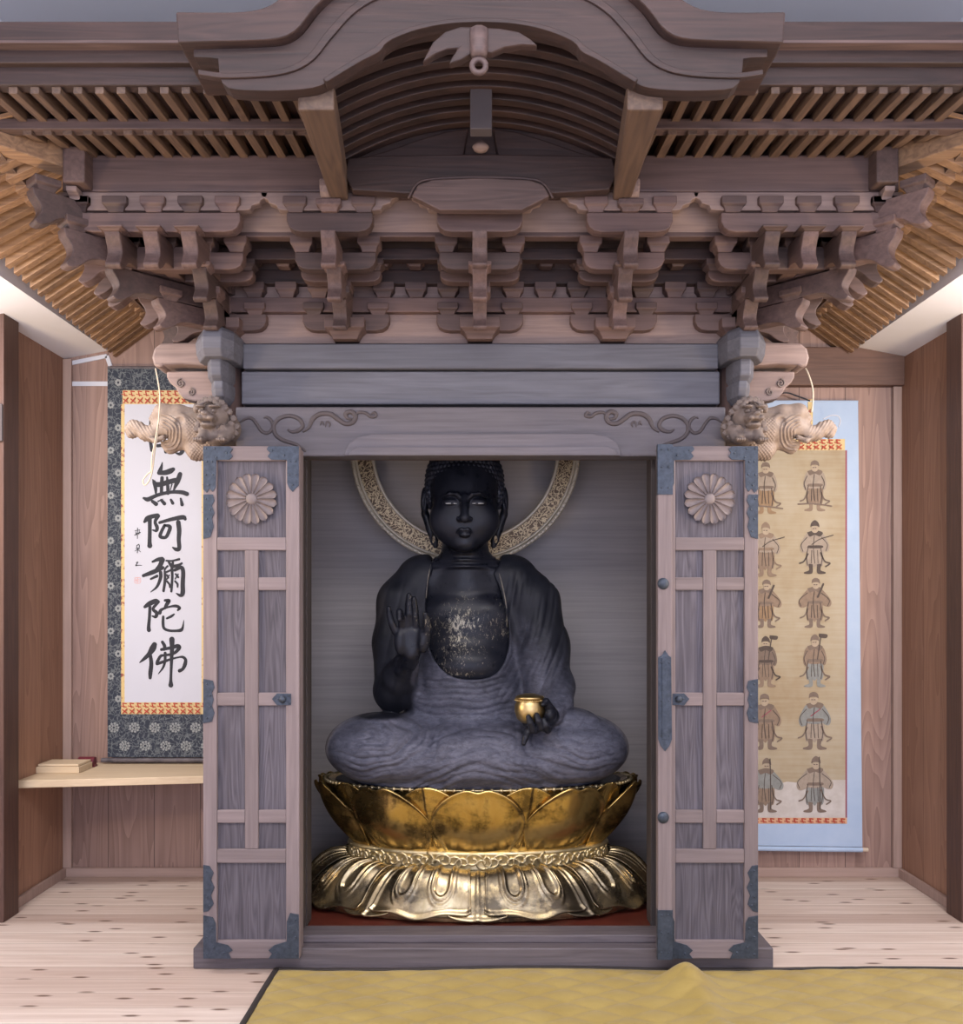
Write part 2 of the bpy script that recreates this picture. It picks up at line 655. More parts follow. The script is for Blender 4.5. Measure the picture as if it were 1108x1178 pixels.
M['floor'] = mat_floor()
M['backwall'] = mat_boards('alcove_back_boards', (0.43, 0.285, 0.235), (0.27, 0.170, 0.138), 'X', 0.2275, -1.386)
M['sideboards'] = mat_boards('alcove_side_boards', (0.43, 0.240, 0.155), (0.30, 0.160, 0.100), 'Y', 0.165, 0.05, tonevar=0.2, seamdark=0.5)
M['trim'] = wood('pale_trim_wood', (0.47, 0.335, 0.28), (0.34, 0.24, 0.20), 'Z', figure=0.1, var=0.03)
M['trimx'] = wood('pale_trim_wood_x', (0.47, 0.335, 0.28), (0.34, 0.24, 0.20), 'X', figure=0.1, var=0.03)
M['beam_brown'] = wood('brown_wall_beam_wood', (0.175, 0.095, 0.068), (0.100, 0.054, 0.040), 'X', figure=0.3, var=0.02)

struct('floor', MB().box(-3.4, 3.4, -2.6, YB + 0.1, -0.12, 0.0), M['floor'])
struct('wall_back', MB().box(XL - 0.1, XR + 0.1, YB, YB + 0.1, 0.0, 3.62), M['backwall'])
struct('wall_left', MB().box(XL - 0.1, XL, YP1 - 0.03, YB, 0.0, 2.60), M['sideboards'])
struct('wall_right', MB().box(XR, XR + 0.1, YP1 - 0.03, YB, 0.0, 2.60), M['sideboards'])
for nm, s, x in (('left', -1, XL), ('right', 1, XR)):
    # front post, standing a little proud of the side wall
    struct('trim_post_' + nm, MB().box(*sorted((x + s * 0.08, x - s * 0.05)), YP0, YP1, 0.0, 2.60), M['post'], bevel=0.004)
    # wall of the room beside the alcove, and the room's side wall
    struct('wall_front_' + nm, MB().box(*sorted((x + s * 0.08, s * 3.4)), YP0 + 0.03, YP1 - 0.02, 0.0, 3.6), M['white_wall'])
    struct('wall_room_' + nm, MB().box(*sorted((s * 3.3, s * 3.4)), -2.6, YP0 + 0.03, 0.0, 3.6), M['white_wall'])
    # sloped low ceiling over the side of the alcove with its riser
    a, b = x + s * 0.30, s * 1.84
    za = 2.554 - 0.19 * 0.30
    zb = 2.554 + 0.19 * (abs(x) - 1.84)
    pl = [(a, za), (b, zb), (b, 3.58), (b + s * 0.04, 3.58), (b + s * 0.04, zb + 0.04), (a, za + 0.04)]
    struct('ceiling_alcove_' + nm, MB().prism(pl, 2.92, YB), M['white_wall'])
    # baseboards
    struct('baseboard_side_' + nm, MB().box(*sorted((x, x - s * 0.018)), YP1, YB - 0.018, 0.0, 0.045), M['trim'], bevel=0.003)
    struct('trim_corner_' + nm, MB().box(*sorted((x, x - s * 0.042)), YB - 0.02, YB, 0.045, 2.55), M['trim'], bevel=0.003)
struct('wall_rear', MB().box(-3.4, 3.4, -2.7, -2.6, 0.0, 3.6), M['white_wall'])
struct('ceiling', MB().box(-3.4, 3.4, -2.7, YB + 0.1, 3.58, 3.70), M['ceiling'])
struct('baseboard_back', MB().box(XL, XR, YB - 0.018, YB, 0.0, 0.045), M['trimx'], bevel=0.003)
struct('trim_beam', MB().box(1.20, XR, YB - 0.05, YB, Z(443, YB - .05), 2.60), M['beam_brown'], bevel=0.004)
# ------------------------------------------------------------------ the shrine cabinet
shrine = tag(empty('shrine', (0, 3.95, 0)), 'large carved wooden shrine with open doors and bracketed roof in the alcove', 'shrine')
YW = 3.55            # plane of the bracket wall
XC = 0.98            # corner column
ST = 0.128           # step of the brackets


def part(name, mb, mat, parent=None, **k):
    return obj(name, mb, M[mat] if isinstance(mat, str) else mat, parent or shrine, **k)


# base
part('base_sill', MB().box(X(222, 3.40), X(890, 3.40), 3.40, 4.50, 0.0, 0.077), 'sill', bevel=0.005)
part('threshold', MB().box(-0.80, 0.80, 3.452, 3.56, 0.077, 0.106), 'sill', bevel=0.004)
def mat_red():
    m, t, bs = nt('red_lacquer_floor')
    n = noise(t, coords(t, (5, 9, 9)), 1.0, 6, 0.65, 0.4)
    r = ramp(t, [(0.3, (0.085, 0.018, 0.011)), (0.62, (0.145, 0.032, 0.02)), (0.70, (0.30, 0.20, 0.17)), (0.76, (0.14, 0.035, 0.022))], n)
    t.links.new(r.outputs[0], bs.inputs['Base Color'])
    bs.inputs['Roughness'].default_value = 0.35
    return m
M['red'] = mat_red()
part('inner_floor', MB().box(-0.94, 0.94, 3.562, 4.43, 0.077, 0.098), 'red')
# inner shell
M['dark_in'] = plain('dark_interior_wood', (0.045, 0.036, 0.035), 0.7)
part('back_panel', MB().box(-0.94, 0.94, 4.43, 4.46, 0.077, 2.60), 'back_panel')
for s in (-1, 1):
    part('side_panel', MB().box(*sorted((s * 0.94, s * 0.97)), 3.60, 4.48, 0.077, 2.34), 'wZ')
    part('door_jamb', MB().box(*sorted((s * 0.672, s * 0.80)), 3.50, 3.57, 0.077, 1.905), 'dark_in', bevel=0.004)
    part('inner_jamb', MB().box(*sorted((s * 0.655 + (-.012 if s < 0 else 0.0), s * 0.70)), 3.57, 3.66, 0.098, 1.95), 'dark_in', bevel=0.003)
    part('column', MB().lathe([(0.058, 0.077), (0.058, 2.34)], (s * XC, 3.60, 0), 24), 'wZ', smooth=True)
    part('rear_column', MB().lathe([(0.058, 0.077), (0.058, 2.34)], (s * XC, 4.44, 0), 24), 'wZ', smooth=True)
part('inner_ceiling', MB().box(-0.95, 0.95, 3.56, 4.45, 2.60, 2.62), 'dark_in')
# beams above the doors
part('lower_lintel', MB().box(-0.925, 0.925, 3.50, 3.58, Z(525, 3.50), Z(468, 3.50)), 'lintel', bevel=0.006)
part('tie_beam', MB().box(-0.915, 0.915, 3.545, 3.63, Z(465, 3.545), Z(427, 3.545)), 'beam_grey', bevel=0.006)
part('plate_beam', MB().box(-0.905, 0.905, 3.525, 3.66, Z(424, 3.525), Z(395, 3.525)), 'beam_grey', bevel=0.006)
part('gap_board', MB().box(-0.92, 0.92, 3.60, 3.62, 1.90, 2.36), 'wX')
# raised moulding on the lintel
y0 = 3.50
mo = [(396, 524.5), (397, 519), (402, 510), (412, 503), (428, 499.5), (680, 499), (698, 502), (708, 508), (713, 517), (714, 524.5)]
part('lintel_moulding', MB().prism([(X(u, 3.49), Z(v, 3.49)) for u, v in mo], 3.482, 3.505), 'lintel', bevel=0.004)
mo2 = [(401, 524.5), (404, 518), (412, 514.5), (700, 514), (708, 518), (710, 524.5)]
part('lintel_moulding', MB().prism([(X(u, 3.48), Z(v, 3.48)) for u, v in mo2], 3.470, 3.486), 'lintel', bevel=0.004)


def carve(pts, r, sgn, crop=(265, 460, 3.82)):
    q = []
    for x, y in pts:
        u, v = crop[0] + x / crop[2], crop[1] + y / crop[2]
        p = P(u, v, 3.498)
        q.append((p[0] * sgn, p[1], p[2]))
    sp = spline(q, 6)
    n = len(sp)
    rr = [r * (0.45 + 0.55 * min(1, 6 * i / n, 6 * (n - 1 - i) / n)) for i in range(n)]
    return MB().tube(sp, rr, 8, flat=(1, 0.6, 1))


sw = [([(40, 100), (70, 82), (95, 82), (115, 105), (138, 138), (165, 145), (186, 122), (180, 92), (160, 76), (145, 80)], .0062),
      ([(332, 226), (295, 198), (230, 176), (196, 148), (192, 110), (218, 80), (262, 70), (302, 84), (318, 112), (300, 134), (270, 140), (252, 130)], .0075),
      ([(318, 140), (345, 120), (362, 84), (395, 62), (440, 62), (472, 84), (505, 104), (538, 98), (550, 72), (532, 52), (508, 60), (514, 80), (535, 84)], .009),
      ([(545, 72), (565, 55), (595, 58), (618, 74), (640, 70), (634, 56), (618, 62)], .006),
      ([(395, 112), (402, 96), (412, 112)], .0035), ([(418, 120), (424, 96), (438, 104), (434, 120)], .0035)]
for sgn in (-1, 1):
    mb = MB()
    for pts, r in sw:
        c = carve(pts, r, 1)
        mb.joined(c)
    if sgn > 0:
        mb.mirror_x()
        mb.v = [(x + 0.002, y, z) for x, y, z in mb.v]
    part('scroll_carving', mb, 'groove', smooth=True)

# ------------------------------------------------------------------ bracket complexes


def arm_poly(a0, a1, z0, z1):
    h, c = z1 - z0, min(0.05, (a1 - a0) * 0.3)
    p = [(a0, z1), (a0, z0 + .55 * h), (a0 + c * .18, z0 + .25 * h), (a0 + c * .5, z0 + .07 * h), (a0 + c, z0),
         (a1 - c, z0), (a1 - c * .5, z0 + .07 * h), (a1 - c * .18, z0 + .25 * h), (a1, z0 + .55 * h), (a1, z1)]
    return p


def block_mb(T, a, b, z0, z1, w=0.078, d=None):
    d = d or w
    h = z1 - z0
    mb = MB()
    lv = [(0.62, 0), (0.66, .12), (0.8, .35), (1.0, .5), (1.0, 1.0)]
    vs, fs = [], []
    for k, q in lv:
        x, y = w / 2 * k, d / 2 * k
        vs += [T(a - x, b - y, z0 + q * h), T(a + x, b - y, z0 + q * h), T(a + x, b + y, z0 + q * h), T(a - x, b + y, z0 + q * h)]
    n = len(lv)
    for i in range(n - 1):
        for k in range(4):
            fs.append((4 * i + k, 4 * i + (k + 1) % 4, 4 * i + 4 + (k + 1) % 4, 4 * i + 4 + k))
    fs.append((3, 2, 1, 0))
    fs.append(tuple(4 * (n - 1) + k for k in range(4)))
    return mb.add(vs, fs)


class Bset:
    def __init__(self, T):
        self.T = T
        self.root = empty('bracket_set', (0, 0, 0), shrine)

    def arm(self, a0, a1, b, z0, z1, th=0.05, mat='bX'):
        mb = MB().prism(arm_poly(a0, a1, z0, z1), b - th / 2, b + th / 2, lambda p, q, r: self.T(p, r, q))
        part('bracket_arm', mb, mat, self.root, bevel=0.004)

    def block(self, a, b, z0, z1, w=0.078, mat='bX'):
        part('bearing_block', block_mb(self.T, a, b, z0, z1, w), mat, self.root, bevel=0.003)

    def nose(self, a, b1, z0, z1, b0=-0.03, w=0.05, mat='bY', T=None):
        T = T or self.T
        h = z1 - z0
        fr = spline([(b1 + .010, z1 - .10 * h), (b1 + .004, z1 - .22 * h), (b1 - .013, z1 - .42 * h), (b1 - .017, z1 - .60 * h), (b1 - .006, z1 - .80 * h), (b1 + .004, z0 + .08 * h), (b1 - .004, z0)], 3)
        un = spline([(b1 - .018, z0 - .01 * h), (b1 - .045, z0 + .10 * h), (b1 - .075, z0 + .30 * h), (b1 - .11, z0 + .38 * h)], 3)
        poly = [(b0, z1), (b1 + .012, z1)] + [tuple(q) for q in fr] + [tuple(q) for q in un] + [(b0, z0 + .40 * h)]
        mb = MB().prism(poly, a - w / 2, a + w / 2, lambda p, q, r: T(r, p, q))
        part('bracket_nose', mb, mat, self.root, bevel=0.004)


def boat(bs, a0, a1, b):
    """carved board under the purlin, ends in stepped curves"""
    zt, zb = 2.734, 2.672
    e = [(0, 0), (.004, -.25), (.025, -.42), (.030, -.60), (.055, -.72), (.062, -.95), (.085, -1)]
    h = zt - zb
    pl = [(a0 + x, zt + y * h) for x, y in e] + [(a1 - x, zt + y * h) for x, y in reversed(e)]
    mb = MB().prism(pl, b - .018, b + .018, lambda p, q, r: bs.T(p, r, q))
    part('boat_board', mb, 'pX', bs.root, bevel=0.003)


def mid_set(T):
    s = Bset(T)
    s.block(0, 0.0, 2.340, 2.415, 0.15, 'bX')
    s.arm(-.165, .165, 0, 2.378, 2.442)
    for q in (-.122, .122):
        s.block(q, 0, 2.436, 2.482, .08)
    s.nose(0, .19, 2.335, 2.440)
    s.block(0, .165, 2.440, 2.486, .078, 'bY')
    s.arm(-.146, .146, ST, 2.518, 2.560)
    s.block(0, ST, 2.478, 2.52, .075)
    for q in (-.118, .118):
        s.block(q, ST, 2.560, 2.602, .075)
    s.nose(0, .312, 2.398, 2.512)
    s.block(0, .290, 2.500, 2.530, .080, 'bY')
    s.arm(-.143, .143, 2 * ST, 2.517, 2.579)
    for q in (-.118, .118):
        s.block(q, 2 * ST, 2.579, 2.633, .080)
    s.nose(0, .435, 2.470, 2.590)
    s.arm(-.146, .146, 3 * ST, 2.598, 2.664)
    for q in (-.116, .116):
        s.block(q, 3 * ST, 2.664, 2.714, .080)
    s.block(0, 3 * ST + .01, 2.662, 2.700, .085, 'bY')
    part('beam_nose', MB().prism(arm_poly(3 * ST - .05, 3 * ST + .075, 2.700, 2.757), -.026, .026, lambda p, q, r: T(r, p, q)), 'pY', s.root, bevel=0.005)
    boat(s, -.236, .236, 3 * ST + .004)
    return s


def TF(x0, sgn=1):
    return lambda a, b, z: (x0 + sgn * a, YW - b, z)


for x0 in (-0.512, -0.003, 0.506):
    mid_set(TF(x0))
# the sets on the flanks
for s in (-1, 1):
    mid_set(lambda a, b, z, s=s: (s * (XC + b), 4.12 + a, z))

R2 = math.sqrt(0.5)
for s in (-1, 1):
    Tf = lambda a, b, z, s=s: (s * (XC + a), YW - b, z)          # front: a outwards along the wall, b out of it
    Ts = lambda a, b, z, s=s: (s * (XC + b), YW - a, z)          # the same turned round the corner
    Td = lambda a, b, z, s=s: (s * (XC + (b - a) * R2), YW - (b + a) * R2, z)   # along the diagonal
    c = Bset(Tf)
    c.block(0, 0, 2.340, 2.415, .15)
    for T in (Tf, Ts):
        c.T = T
        ax = 'X' if T is Tf else 'Y'
        ay = 'Y' if T is Tf else 'X'
        c.arm(-.165, .10, 0, 2.378, 2.442, mat='b' + ax)
        c.block(-.122, 0, 2.436, 2.482, .08)
        c.nose(0, .19, 2.335, 2.440, mat='b' + ay)
        c.block(0, .165, 2.440, 2.486, .078)
        c.arm(-.146, .215, ST, 2.518, 2.560, mat='b' + ax)
        for q in (-.118, .118):
            c.block(q, ST, 2.560, 2.602, .075)
        c.nose(0, .312, 2.398, 2.512, mat='b' + ay)
        c.block(0, .290, 2.500, 2.530, .08)
        c.arm(-.143, .330, 2 * ST, 2.517, 2.579, mat='b' + ax)
        for q in (-.118, 0.0, .128, .256):
            c.block(q, 2 * ST, 2.579, 2.633, .080)
        for q in (0.0, .128, .256):
            c.nose(q, .435, 2.470, 2.598, mat='b' + ay, w=.052)
            c.block(q, .425, 2.585, 2.600, .084)
        c.arm(-.165, .385, 3 * ST, 2.598, 2.664, mat='b' + ax)
        for q in (-.125, .0, .128, .256, .384):
            c.block(q, 3 * ST, 2.664, 2.714, .084)
        boat(c, -.26, .455, 3 * ST + .004)
    for b1, z0, z1 in ((.27, 2.335, 2.44), (.44, 2.398, 2.512), (.60, 2.470, 2.598), (.70, 2.585, 2.70)):
        c.nose(0, b1, z0, z1, w=.058, T=Td, mat='bX')
        part('bearing_block', block_mb(Td, 0, b1 - .035, z1 - .002, z1 + .042, .085), 'bX', c.root, bevel=0.003)

# through beams and boards behind the sets
def through(b, z0, z1, th=.045, mat='bX', ext=.05, name='through_beam'):
    L = XC + b + ext
    part(name, MB().box(-L, L, YW - b - th / 2, YW - b + th / 2, z0, z1), mat, bevel=0.004)
    for s in (-1, 1):
        part(name, MB().box(*sorted((s * (XC + b - th / 2), s * (XC + b + th / 2))), YW - b + .03, 4.46, z0 + .002, z1 - .002), 'bY', bevel=0.004)


through(0, 2.450, 2.506)
through(0, 2.557, 2.612, mat='dX')
through(ST, 2.601, 2.644, mat='dX')
through(2 * ST, 2.633, 2.668, mat='bX')
part('wall_board', MB().box(-XC, XC, YW + .012, YW + .03, 2.340, 2.75), 'pX')
for s in (-1, 1):
    part('wall_board', MB().box(*sorted((s * (XC - .03), s * (XC - .012))), YW + .03, 4.46, 2.34, 2.75), 'pY')
n = 15
for i in range(n):
    x = -0.861 + i * 0.123
    if min(abs(x - q) for q in (-.512, -.003, .506)) > .05:
        part('bearing_block', block_mb(TF(x), 0, 0, 2.504, 2.560, .082), 'bX', bevel=0.003)
        part('bearing_block', block_mb(TF(x), 0, ST * .5, 2.60, 2.64, .07), 'bX', bevel=0.003)
# pale cover boards leaning between the sets under the purlin
def lean(x0, x1):
    y0, y1, z0, z1 = YW - 2 * ST - .02, YW - 3 * ST + .030, 2.645, 2.775
    return MB().hexa([(x0, y0, z0), (x1, y0, z0), (x1, y0 + .012, z0), (x0, y0 + .012, z0), (x0, y1, z1), (x1, y1, z1), (x1, y1 + .012, z1), (x0, y1 + .012, z1)])
for x0, x1 in ((-1.40, -.56), (-.47, -.05), (.045, .46), (.555, 1.40)):
    part('cover_board', lean(x0, x1), 'pX')
# purlins
part('eave_purlin', MB().box(-(XC + 3 * ST + .055), XC + 3 * ST + .055, YW - 3 * ST - .024, YW - 3 * ST + .05, 2.734, 2.860), 'bX', bevel=0.006)
for s in (-1, 1):
    part('eave_purlin', MB().box(*sorted((s * (XC + 3 * ST - .05), s * (XC + 3 * ST + .024))), YW - 3 * ST - .09, 4.50, 2.736, 2.858), 'bY', bevel=0.006)

# ------------------------------------------------------------------ nosings at the corner columns
def corner_noses(s):
    e = empty('corner_nosing', (0, 0, 0), shrine)
    mir = lambda mb: mb.mirror_x() if s > 0 else mb
    # plate nosing to the side: rounded end, slightly drooping
    Y = 3.56
    pl = [(255, 396), (222, 397), (200, 397.5), (188, 398), (181, 404), (178.5, 414), (181, 424), (188, 426), (192, 423), (214, 422), (255, 425)]
    part('plate_nosing', mir(MB().prism([(X(u, Y), Z(v, Y)) for u, v in pl], 3.52, 3.64)), 'pX', e, bevel=0.009)
    # plate nosing to the front: heavy chamfered block, and the two smaller ones below it
    def facet(plan, levels, nm, mat):
        mb = MB()
        n = len(plan)
        vs = []
        for v, k, dy in levels:
            for u, y in plan:
                uc = 247 + (u - 247) * k
                vs.append((X(uc, 3.42), y + dy, Z(v, 3.42)))
        fs = [tuple(range(n - 1, -1, -1)), tuple((len(levels) - 1) * n + q for q in range(n))]
        for q in range(len(levels) - 1):
            for r in range(n):
                r2 = (r + 1) % n
                fs.append((q * n + r, q * n + r2, (q + 1) * n + r2, (q + 1) * n + r))
        part(nm, mir(mb.add(vs, fs)), mat, e, bevel=0.004)
    facet([(226, 3.56), (221, 3.47), (237, 3.375), (258, 3.375), (268, 3.43), (272, 3.56)],
          [(412, .92, .02), (404, 1.0, .0), (392, 1.03, -.004), (382, .96, .012), (376, .80, .045)], 'plate_nosing', 'beam_grey')
    facet([(236, 3.57), (233, 3.48), (241, 3.43), (253, 3.43), (258, 3.48), (260, 3.57)],
          [(436, .80, .03), (430, .98, .004), (418, 1.0, .0), (410, .96, .0)], 'tie_nosing', 'beam_grey')
    facet([(238, 3.57), (236, 3.50), (243, 3.455), (253, 3.455), (257, 3.50), (260, 3.57)],
          [(459, .72, .05), (452, .95, .012), (443, 1.0, .0), (435, .98, .0)], 'tie_nosing', 'beam_grey')
    # tie-beam nosing to the side, with a carved spiral
    pl = [(255, 427), (192, 427.5), (192, 434), (196, 441), (202, 446), (206, 453), (212, 459), (224, 462), (255, 462)]
    part('tie_nosing', mir(MB().prism([(X(u, Y), Z(v, Y)) for u, v in pl], 3.555, 3.625)), 'pX', e, bevel=0.006)
    mb = MB()
    for cx, cy, rr, tw in ((208, 441, 5.2, 2.0), (220, 451, 4.5, -1.8)):
        pts = []
        for i in range(26):
            q = i / 25
            a = tw * 2 * math.pi * q * .8 + 1
            r = rr * (0.15 + .85 * q)
            pts.append(P(cx + r * math.cos(a), cy + r * math.sin(a), 3.552))
        mb.tube(pts, .0028, 6)
    part('spiral', mir(mb), 'carving', e, smooth=True)


for s in (-1, 1):
    corner_noses(s)

# ------------------------------------------------------------------ eaves
def bar(mb, p0, p1, w, h):
    """straight stick, section w x h (h upwards), p = bottom centre"""
    p0, p1 = Vector(p0), Vector(p1)
    t = (p1 - p0).normalized()
    sd = t.cross(Vector((0, 0, 1))).normalized() * (w / 2)
    up = Vector((0, 0, h))
    return mb.hexa([p0 - sd, p0 + sd, p1 + sd, p1 - sd, p0 - sd + up, p0 + sd + up, p1 + sd + up, p1 - sd + up])


XPUR = XC + 3 * ST           # purlin line
YPUR = YW - 3 * ST
RS = 0.0640
# front: lower rafters and flying rafters; the gap in the middle is the arched gable
for s in (-1, 1):
    for i in range(15):
        x = s * (0.545 + i * RS)
        y_in = YPUR + .08 if abs(x) < XPUR else YPUR - (abs(x) - XPUR)
        if y_in > 2.99:
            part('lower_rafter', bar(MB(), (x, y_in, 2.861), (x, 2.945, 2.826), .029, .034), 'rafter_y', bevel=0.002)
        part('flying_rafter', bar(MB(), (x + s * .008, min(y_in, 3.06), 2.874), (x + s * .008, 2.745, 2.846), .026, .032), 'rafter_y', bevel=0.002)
    x0, x1 = sorted((s * 0.505, s * 1.60))
    part('eave_batten', MB().box(x0, x1, 2.935, 2.98, 2.840, 2.8735), 'wX', bevel=0.003)
    part('soffit_board', MB().hexa([(x0, 2.74, 2.880), (x1, 2.74, 2.880), (x1, 3.25, 2.909), (x0, 3.25, 2.909), (x0, 2.74, 2.89), (x1, 2.74, 2.89), (x1, 3.25, 2.919), (x0, 3.25, 2.919)]), 'dY')
    # fascia: three stacked boards, each a little further out
    part('fascia_board', MB().box(x0, x1, 2.735, 2.78, 2.866, 2.925), 'dX', bevel=0.004)
    part('fascia_board', MB().box(*sorted((s * .60, s * 1.62)), 2.712, 2.77, 2.918, 2.968), 'dX', bevel=0.004)
    part('fascia_board', MB().box(*sorted((s * .80, s * 1.65)), 2.680, 2.77, 2.960, 3.020), 'dX', bevel=0.006)
    part('fascia_strip', MB().box(*sorted((s * .80, s * 1.65)), 2.676, 2.72, 2.954, 2.962), 'wX')


def tipz(y):
    """underside of the side eave: turned up towards the front corner"""
    pts = [(2.7, 2.838), (2.9, 2.775), (3.17, 2.692), (3.5, 2.618), (4.0, 2.578), (4.6, 2.556)]
    for (a, za), (b, zb) in zip(pts, pts[1:]):
        if y <= b:
            return za + (zb - za) * (y - a) / (b - a)
    return pts[-1][1]


XT = 1.80
ROOTZ = 2.861
def slope_pt(y, x):
    """height of the lower rafters' underside at distance x from the axis"""
    f = (x - XPUR) / (XT - XPUR)
    return ROOTZ + (tipz(y) - ROOTZ) * f - 0.028 * (1 - f) * max(0, f) * 2


NS = 26
for s in (-1, 1):
    for i in range(NS):
        y = 2.93 + i * RS
        xin = XPUR - .04 if y > YPUR else XPUR + (YPUR - y)
        xa, xb = XPUR + 0.225, XT
        if xin < xa - .02:
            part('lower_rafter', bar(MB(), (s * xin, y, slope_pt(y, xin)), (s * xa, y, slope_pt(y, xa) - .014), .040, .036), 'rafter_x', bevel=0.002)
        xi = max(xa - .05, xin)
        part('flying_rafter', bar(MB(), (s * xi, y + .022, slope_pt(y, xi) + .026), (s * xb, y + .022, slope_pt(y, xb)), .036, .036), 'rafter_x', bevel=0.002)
    # boards over the rafters and the batten between the tiers
    xa = XPUR + .225
    ys = [2.93 + (4.57 - 2.93) * q / 24 for q in range(25)]
    mb = MB()
    def sheet(i, j, lift):
        y = ys[i]
        x = XPUR - .06 + (XT + .012 - XPUR + .06) * j / 6
        return (s * x, y, slope_pt(y, x) + .036 + lift + (.028 if x > xa else .02))
    nv = 7
    vs = [sheet(i, j, 0) for i in range(25) for j in range(nv)] + [sheet(i, j, .012) for i in range(25) for j in range(nv)]
    fs = []
    N0 = 25 * nv
    for i in range(24):
        for j in range(nv - 1):
            a = i * nv + j
            fs.append((a, a + 1, a + nv + 1, a + nv))
            fs.append((a + N0, a + nv + N0, a + nv + 1 + N0, a + 1 + N0))
    for i in range(24):
        for j in (0, nv - 1):
            a = i * nv + j
            fs.append((a, a + nv, a + nv + N0, a + N0))
    for j in range(nv - 1):
        for i in (0, 24):
            a = i * nv + j
            fs.append((a, a + 1, a + 1 + N0, a + N0))
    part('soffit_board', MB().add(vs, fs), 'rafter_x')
    mb = MB()
    for i in range(24):
        bar(mb, (s * (xa - .02), ys[i], slope_pt(ys[i], xa) + .006), (s * (xa - .02), ys[i + 1], slope_pt(ys[i + 1], xa) + .006), .035, .022)
    part('eave_batten', mb, 'rafter_y')
    # hip rafter on the diagonal
    part('hip_rafter', bar(MB(), (s * (XPUR - .08), YPUR + .08, 2.79), (s * (XT + .02), YPUR - (XT + .02 - XPUR), 2.80), .07, .075), 'rafter_x', bevel=0.004)
part('roof_slab', MB().hexa([(-1.62, 2.775, 3.02), (1.62, 2.775, 3.02), (1.30, 4.52, 3.02), (-1.30, 4.52, 3.02), (-1.55, 2.80, 3.06), (1.55, 2.80, 3.06), (1.0, 4.5, 3.40), (-1.0, 4.5, 3.40)]), 'dX')

# ------------------------------------------------------------------ arched gable (karahafu)
YG = 2.50
top = [(206, 58), (206, 21), (250, 21.5), (286, 20.5), (312, 14), (336, -4), (368, -34), (420, -64), (480, -82), (553, -88)]
low = [(553, -40), (490, -34), (440, -14), (400, 10), (372, 36), (352, 48), (325, 51), (280, 53), (240, 56)]
def sym(poly):
    return poly + [(2 * 553 - u, v) for u, v in reversed(poly) if u != 553]
def gp(poly, Y):
    return [(X(u, Y), Z(v, Y)) for u, v in poly]
def band(tp, lw, Y, y0, y1, mat, name, bev=.006):
    """strip between an upper and a lower curve, made as a row of blocks so that it stays clean"""
    mb = MB()
    tp, lw = [np.array(q, float) for q in tp], [np.array(q, float) for q in lw]
    def resample(c, n):
        d = np.concatenate([[0], np.cumsum(np.linalg.norm(np.diff(c, axis=0), axis=1))])
        q = np.linspace(0, d[-1], n)
        return np.stack([np.interp(q, d, np.array(c)[:, k]) for k in (0, 1)], 1)
    n = 40
    a, b = resample(np.array(tp), n), resample(np.array(lw), n)
    full_a = np.concatenate([a, [[2 * 553 - u, v] for u, v in a[::-1][1:]]])
    full_b = np.concatenate([b, [[2 * 553 - u, v] for u, v in b[::-1][1:]]])
    m = len(full_a)
    vs = []
    for y in (y0, y1):
        for c in (full_a, full_b):
            vs += [(X(u, Y), y, Z(v, Y)) for u, v in c]
    fs = []
    for i in range(m - 1):
        A, B, C, D = i, m + i, 2 * m + i, 3 * m + i
        fs += [(A, B, B + 1, A + 1), (C, C + 1, D + 1, D), (A, A + 1, C + 1, C), (B, D, D + 1, B + 1)]
    for i in (0, m - 1):
        fs.append((i, 2 * m + i, 3 * m + i, m + i))
    part(name, mb.add(vs, fs), mat, bevel=bev)


tpA = spline([(206, 21), (250, 21.5), (286, 20.5), (312, 14), (340, -6), (372, -36), (420, -64), (480, -82), (553, -88)], 6)
lwA = spline([(208, 56), (250, 55), (290, 54), (325, 51), (345, 40), (366, 14), (400, -14), (440, -32), (490, -44), (553, -50)], 6)
band(tpA, lwA, YG, 2.47, 2.735, 'dX', 'gable_roof_edge')
tpB = spline([(222, 54), (260, 54), (300, 52), (328, 50), (348, 38), (370, 10), (402, -16), (440, -34), (490, -46), (553, -52)], 6)
lwB = [(222, 64), (250, 65)] + spline([(252, 88), (262, 100), (300, 103), (340, 102), (366, 98), (384, 88), (405, 72), (424, 63), (439, 57)], 4) + spline([(440, 51), (452, 43), (480, 34), (515, 28), (553, 26)], 4)
band(tpB, lwB, YG, 2.505, 2.56, 'dX', 'bargeboard', .004)
tpC = spline([(228, 80), (262, 84), (320, 80), (352, 66), (376, 36), (405, 6), (440, -14), (490, -26), (553, -31)], 6)
lwC = spline([(228, 86), (262, 90), (322, 86), (357, 72), (382, 43), (409, 14), (443, -5), (492, -17), (553, -22)], 6)
band(tpC, lwC, YG, 2.497, 2.52, 'dX', 'bargeboard_moulding', .003)
tpD = spline([(372, 93), (392, 80), (412, 68), (434, 55), (440, 48), (455, 40), (482, 31), (515, 25), (553, 23)], 4)
lwD = spline([(376, 97), (396, 85), (416, 73), (437, 62), (444, 53), (458, 45), (484, 36), (516, 30), (553, 28)], 4)
band(tpD, lwD, YG, 2.488, 2.53, 'dX', 'bargeboard_edge', .003)


# vaulted soffit with ribs
def arch(x, dz=0.0):
    """underside of the vault: nearly flat crown, flaring at the springing"""
    q = abs(x) / 0.47
    return 2.812 + dz + 0.135 * (1 - q ** 2.0)


